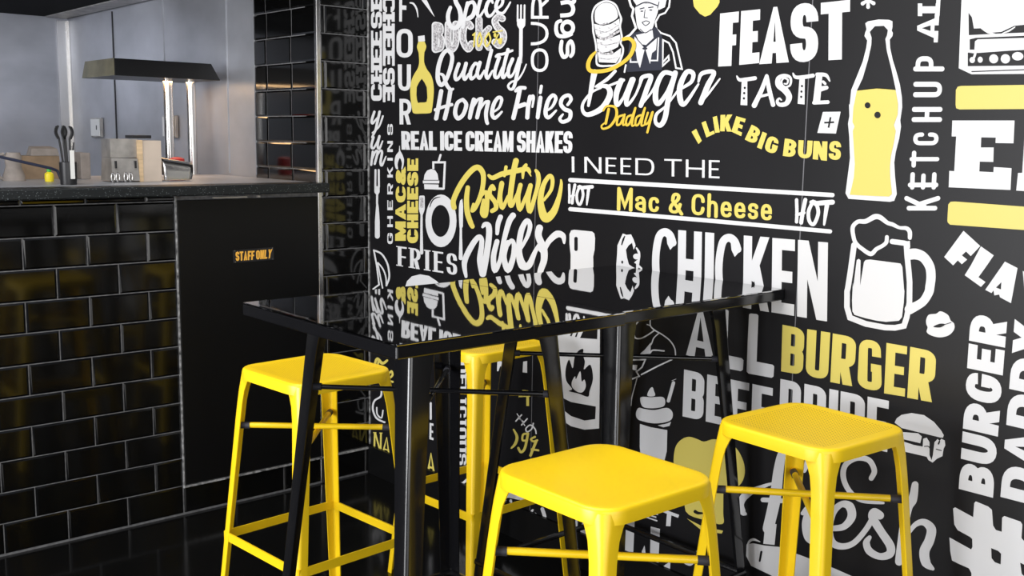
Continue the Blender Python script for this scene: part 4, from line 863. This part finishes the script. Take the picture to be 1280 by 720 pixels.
i.build('lettering', 'sign_orange', 0, None, lambda a, b: on_y(a, b, Yp), sg)

# ------------------------------------------------------------------ kitchen behind the counter
hd = thing('extractor_canopy', 'dark extractor canopy over the steel kitchen wall', 'canopy', (0, 5.6, 1.985))
bm = bmesh.new(); box(bm, -2.0, -.7, 0, 1.93, .62, .5); done(bm, 'canopy_body', 'canopy', hd)
bm = bmesh.new(); box(bm, 1.932, -1.2, -.005, 2.05, .62, .04); done(bm, 'canopy_rim', 'steel_dull', hd, bevel=.01)
def lamp():
    t = thing('heat_lamp', 'black heat lamp gantry on two steel posts over the serving shelf', 'lamp', (1.78, 4.38, 1.18))
    x0, x1, y0, y1, a, b = -.222, .222, -.18, .18, .398, .466
    bm = bmesh.new()
    lo = [(x0, y0), (x1, y0), (x1, y1), (x0, y1)]; hi = [(x0+.008, y0+.02), (x1-.03, y0+.02), (x1-.03, y1-.02), (x0+.008, y1-.02)]
    prism(bm, [(x, y, a) for x, y in lo], [(x, y, b) for x, y in hi]); done(bm, 'lamp_hood', 'hood_black', t, bevel=.002)
    bm = bmesh.new(); prism(bm, [(x0-.003, y0, a), (x0-.0005, y0, a), (x0-.0005, y1, a), (x0-.003, y1, a)], [(x0+.005, y0+.02, b), (x0+.0075, y0+.02, b), (x0+.0075, y1-.02, b), (x0+.005, y1-.02, b)]); done(bm, 'end_plate', 'hood_end_lit', t)  # thin sheet over the hood end, carrying the painted reflection
    for x in (.068, .17):
        bm = bmesh.new(); tube(bm, (x, 0, .004), (x, 0, a), .0195, 24); p = done(bm, 'post', 'steel_bright', t, smooth=True)
        bm = bmesh.new(); tube(bm, (x, 0, .0005), (x, 0, .004), .03, 24); done(bm, 'post_flange', 'steel_bright', p, smooth=True)
    l = bpy.data.lights.new('heat_lamp_glow', 'AREA'); l.shape = 'RECTANGLE'; l.size = .36; l.size_y = .16; l.energy = 2.2; l.color = (1, .62, .3)
    o = bpy.data.objects.new('heat_lamp_glow', l); COL.objects.link(o); o.parent = t; o.location = (0, 0, a-.004)
    return t
lamp()
def at(px, y, z=1.1805): return on_y(px, 230, y).x
# upright utensils
pot = thing('utensil_pot', 'narrow dark pot of utensils standing on the serving shelf', 'pot', (at(86, 3.66), 3.66, 1.1805))
bm = bmesh.new(); lathe(bm, [(.026, 0), (.028, .075), (.0265, .075), (.0245, .004)], n=20); done(bm, 'cup', 'plastic_dark', pot, smooth=True)
bm = bmesh.new(); box(bm, -.002, -.0295, .02, .012, -.0275, .115); done(bm, 'tag_card', 'plastic_white', pot)
def tongs(px0, pyt, px1, label):
    b = on_y(px0, 200, 3.66); top = on_y(px1, pyt, 3.66); k = .003
    t = thing('serving_tongs', label, 'tongs', (b.x, 3.66, 1.19), 0, 'tongs in the utensil pot')
    dx, dz = top.x-b.x, top.z-1.19
    for s in (-1, 1):
        bm = bmesh.new(); pipe(bm, [(s*.003, 0, 0), (s*.006+dx*.5, 0, dz*.55), (s*.007+dx*.8, 0, dz*.78)], .0035, 8); done(bm, 'arm', 'plastic_dark', t)
        bm = bmesh.new(); c = [(dx*.8+s*.007+s*.007*math.sin(a), dz*.78+dz*.22*(a/math.pi)) for a in [math.pi*j/8 for j in range(9)]]
        for j in range(8):
            tube(bm, (c[j][0], 0, c[j][1]), (c[j+1][0], 0, c[j+1][1]), .0035, 8)
            tube(bm, (c[j][0]+s*.003, -.004, c[j][1]), (c[j][0]+s*.003, .004, c[j][1]), .0042, 6)
        done(bm, 'claw', 'plastic_dark', t)
    return t
tongs(82, 157, 74.5, 'black scallop ended tongs, left one in the utensil pot'); tongs(86, 157.5, 83.5, 'black scallop ended tongs, right one in the utensil pot')
for px, py, m_, lb in ((92, 178, 'plastic_dark', 'short dark pointed utensil at the right side of the utensil pot'),):
    a = on_y(88, 220, 3.67); b = on_y(px, py, 3.67); bm = bmesh.new(); tube(bm, (a.x, 3.67, 1.19), (b.x, 3.67, b.z), .006, 8, .002); tag(done(bm, 'skewer', m_), lb, 'utensil')
# cardboard boxes
def pxbox(name, m, y, px0, px1, py0, depth, label, cat, z0=1.1805, bev=.002):
    a, b = on_y(px0, py0, y), on_y(px1, py0, y); bm = bmesh.new(); box(bm, a.x, y, z0, b.x, y+depth, max(a.z, b.z)); return tag(done(bm, name, m, bevel=bev), label, cat)
bxa = thing('cardboard_box', 'open brown cardboard box behind the utensil pot', 'box', (at(52, 4.12), 4.12, 1.1805))
w_ = (at(76, 4.12)-at(28, 4.12))/2
bm = bmesh.new(); box(bm, -w_, 0, 0, w_, .12, .085); done(bm, 'carton', 'tan', bxa)
bm = bmesh.new(); prism(bm, [(-w_*.5, -.002, .086), (w_, -.002, .086), (w_, .1, .086), (-w_*.3, .1, .086)], [(-w_*.35, .02, .112), (w_, .02, .112), (w_, .1, .12), (-w_*.15, .1, .12)]); done(bm, 'flap', 'greycard', bxa)
pxbox('carton_box', 'greycard', 4.05, 100.5, 112.5, 191, .12, 'narrow grey carton standing right of the utensil pot', 'box')
jug = thing('milk_jug', 'pale grey jug standing at the far left of the serving shelf', 'jug', (at(18, 4.0), 4.0, 1.1805))
bm = bmesh.new(); lathe(bm, [(.038, 0), (.036, .02), (.026, .05), (.029, .085), (.022, .1)], n=24); done(bm, 'jug_body', 'greycard', jug, smooth=True)
bm = bmesh.new(); pts = [(-.03-.03*math.sin(a), 0, .05-.045*math.cos(a)) for a in [math.pi*j/10 for j in range(11)]]; pipe(bm, pts, .006, 8); done(bm, 'handle', 'greycard', jug)
a, b = on_y(-20, 191.5, 3.75), on_y(64, 210.5, 3.75); bm = bmesh.new(); pipe(bm, [(a.x, 3.75, a.z), (b.x, 3.75, b.z), (b.x+.02, 3.75, b.z-.008), (b.x+.034, 3.75, 1.187)], .005, 8); lad = tag(done(bm, 'ladle_handle', 'navy_plastic'), 'long dark blue utensil handle leaning over the serving shelf', 'utensil')
bt = thing('sauce_bottle', 'tiny yellow bottle with green cap left of the utensil pot', 'bottle', (at(62, 3.9), 3.9, 1.1805))
bm = bmesh.new(); lathe(bm, [(.014, 0), (.016, .01), (.015, .028), (.007, .034)], n=16); done(bm, 'bottle_body', 'lemon', bt, smooth=True)
bm = bmesh.new(); lathe(bm, [(.0075, .0345), (.007, .05), (.004, .052)], n=14); done(bm, 'cap', 'green', bt, smooth=True)
# bag and ticket holder
hb = thing('packing_holder', 'grey metal and beige packing holder with wire hooks beside the lamp post', 'holder', (at(172, 3.78), 3.78, 1.1805))
k = on_y(173, 200, 3.78).x-on_y(172, 200, 3.78).x; ox = hb.location.x
X_ = lambda px: at(px, 3.78)-ox
Z_ = lambda py, px=172: on_y(px, py, 3.78).z-1.1805
bm = bmesh.new(); box(bm, X_(179.5), 0, 0, X_(203), .1, Z_(175.5)); done(bm, 'side_panel', 'beige', hb, bevel=.001)
bm = bmesh.new(); box(bm, X_(174), -.004, 0, X_(179.3), .1, Z_(175)); done(bm, 'edge_strip', 'wood', hb)
bm = bmesh.new(); box(bm, X_(141), .012, Z_(197), X_(173.8), .1, Z_(174)); done(bm, 'upper_plate', 'steel_dull', hb)
bm = bmesh.new(); prism(bm, [(X_(139), -.012, .004), (X_(173.5), -.012, .004), (X_(173.5), .1, .004), (X_(139), .1, .004)], [(X_(141), .004, Z_(197.4)), (X_(173.5), .004, Z_(198)), (X_(173.5), .1, Z_(198)), (X_(141), .1, Z_(197.4))]); lp = done(bm, 'lower_plate', 'steel_dull', hb)
for px in (145, 169.5):
    bm = bmesh.new(); box(bm, X_(px)-.003, -.009, Z_(210), X_(px)+.003, .006, Z_(201)); done(bm, 'slot', 'plastic_dark', lp)
for px in (139, 145, 155, 161):
    bm = bmesh.new(); c = [(X_(px)+.009*math.cos(a)*(.7), -.02, .018+.016*math.sin(a)) for a in [2*math.pi*j/10-.6 for j in range(10)]]; pipe(bm, c, .0028, 6); done(bm, 'hook', 'steel_bright', hb)
bm = bmesh.new(); box(bm, X_(170), .02, Z_(174)+.003, X_(194), .09, Z_(169)); done(bm, 'lid_tray', 'plastic_dark', hb, bevel=.002)
# chip scoop
sc = thing('chip_scoop', 'steel chip scoop with pale handle lying below the heat lamp posts', 'scoop', (at(206, 3.8), 3.8, 1.1805))
L_ = at(247, 3.8)-at(206, 3.8)
bm = bmesh.new(); rows = []
for u in range(9):
    t_ = u/8; row = []
    for v in range(13):
        a = math.pi*(-.12+1.05*v/12); rr = .042*(1-.12*t_)
        row.append(bm.verts.new((L_*t_*(1-.14*(1-math.sin(max(0, min(math.pi, a))))), .055-rr*1.2*math.cos(a), .004+rr*2.0*math.sin(max(a, 0))*(1-.15*t_))))
    rows.append(row)
for A, B in zip(rows, rows[1:]):
    for v in range(12): bm.faces.new((A[v], A[v+1], B[v+1], B[v]))
o = done(bm, 'bowl', 'steel_bright', sc, smooth=True); md = o.modifiers.new('thickness', 'SOLIDIFY'); md.thickness = .0015
bm = bmesh.new(); tube(bm, (-.018, .02, .012), (-.0155, .02, .085), .0125, 14, .010); done(bm, 'handle', 'wood', sc, smooth=True)
a = on_y(218, 202, 4.2); bm = bmesh.new(); lathe(bm, [(.03, 0), (.032, .03), (.03, .072), (.012, .078)], (at(222, 4.22), 4.22, 1.1805), 16); tag(done(bm, 'sauce_tub', 'red', smooth=True), 'small red tub behind the chip scoop between the lamp posts', 'tub')
for px, py, nm, lb in ((123.3, 159.5, 0, 'white wall socket in plain view on the steel kitchen wall'), (215, 158.5, 1, 'white wall socket half hidden by the heat lamp post')):
    v = on_x(px, py, XC); t = thing('wall_socket', lb, 'socket', (XC, v.y, v.z), 0, 'sockets on the steel wall')
    bm = bmesh.new(); box(bm, -.016, -.075, -.052, -.0005, .075, .052); done(bm, 'back_box', 'steel_dull', t, bevel=.003)
    bm = bmesh.new(); box(bm, -.02, -.066, -.045, -.0162, .066, .045); done(bm, 'faceplate', 'plastic_white', t, bevel=.002)
    bm = bmesh.new(); box(bm, -.022, -.03, -.012, -.0202, -.02, .012); done(bm, 'switch', 'plastic_dark', t)
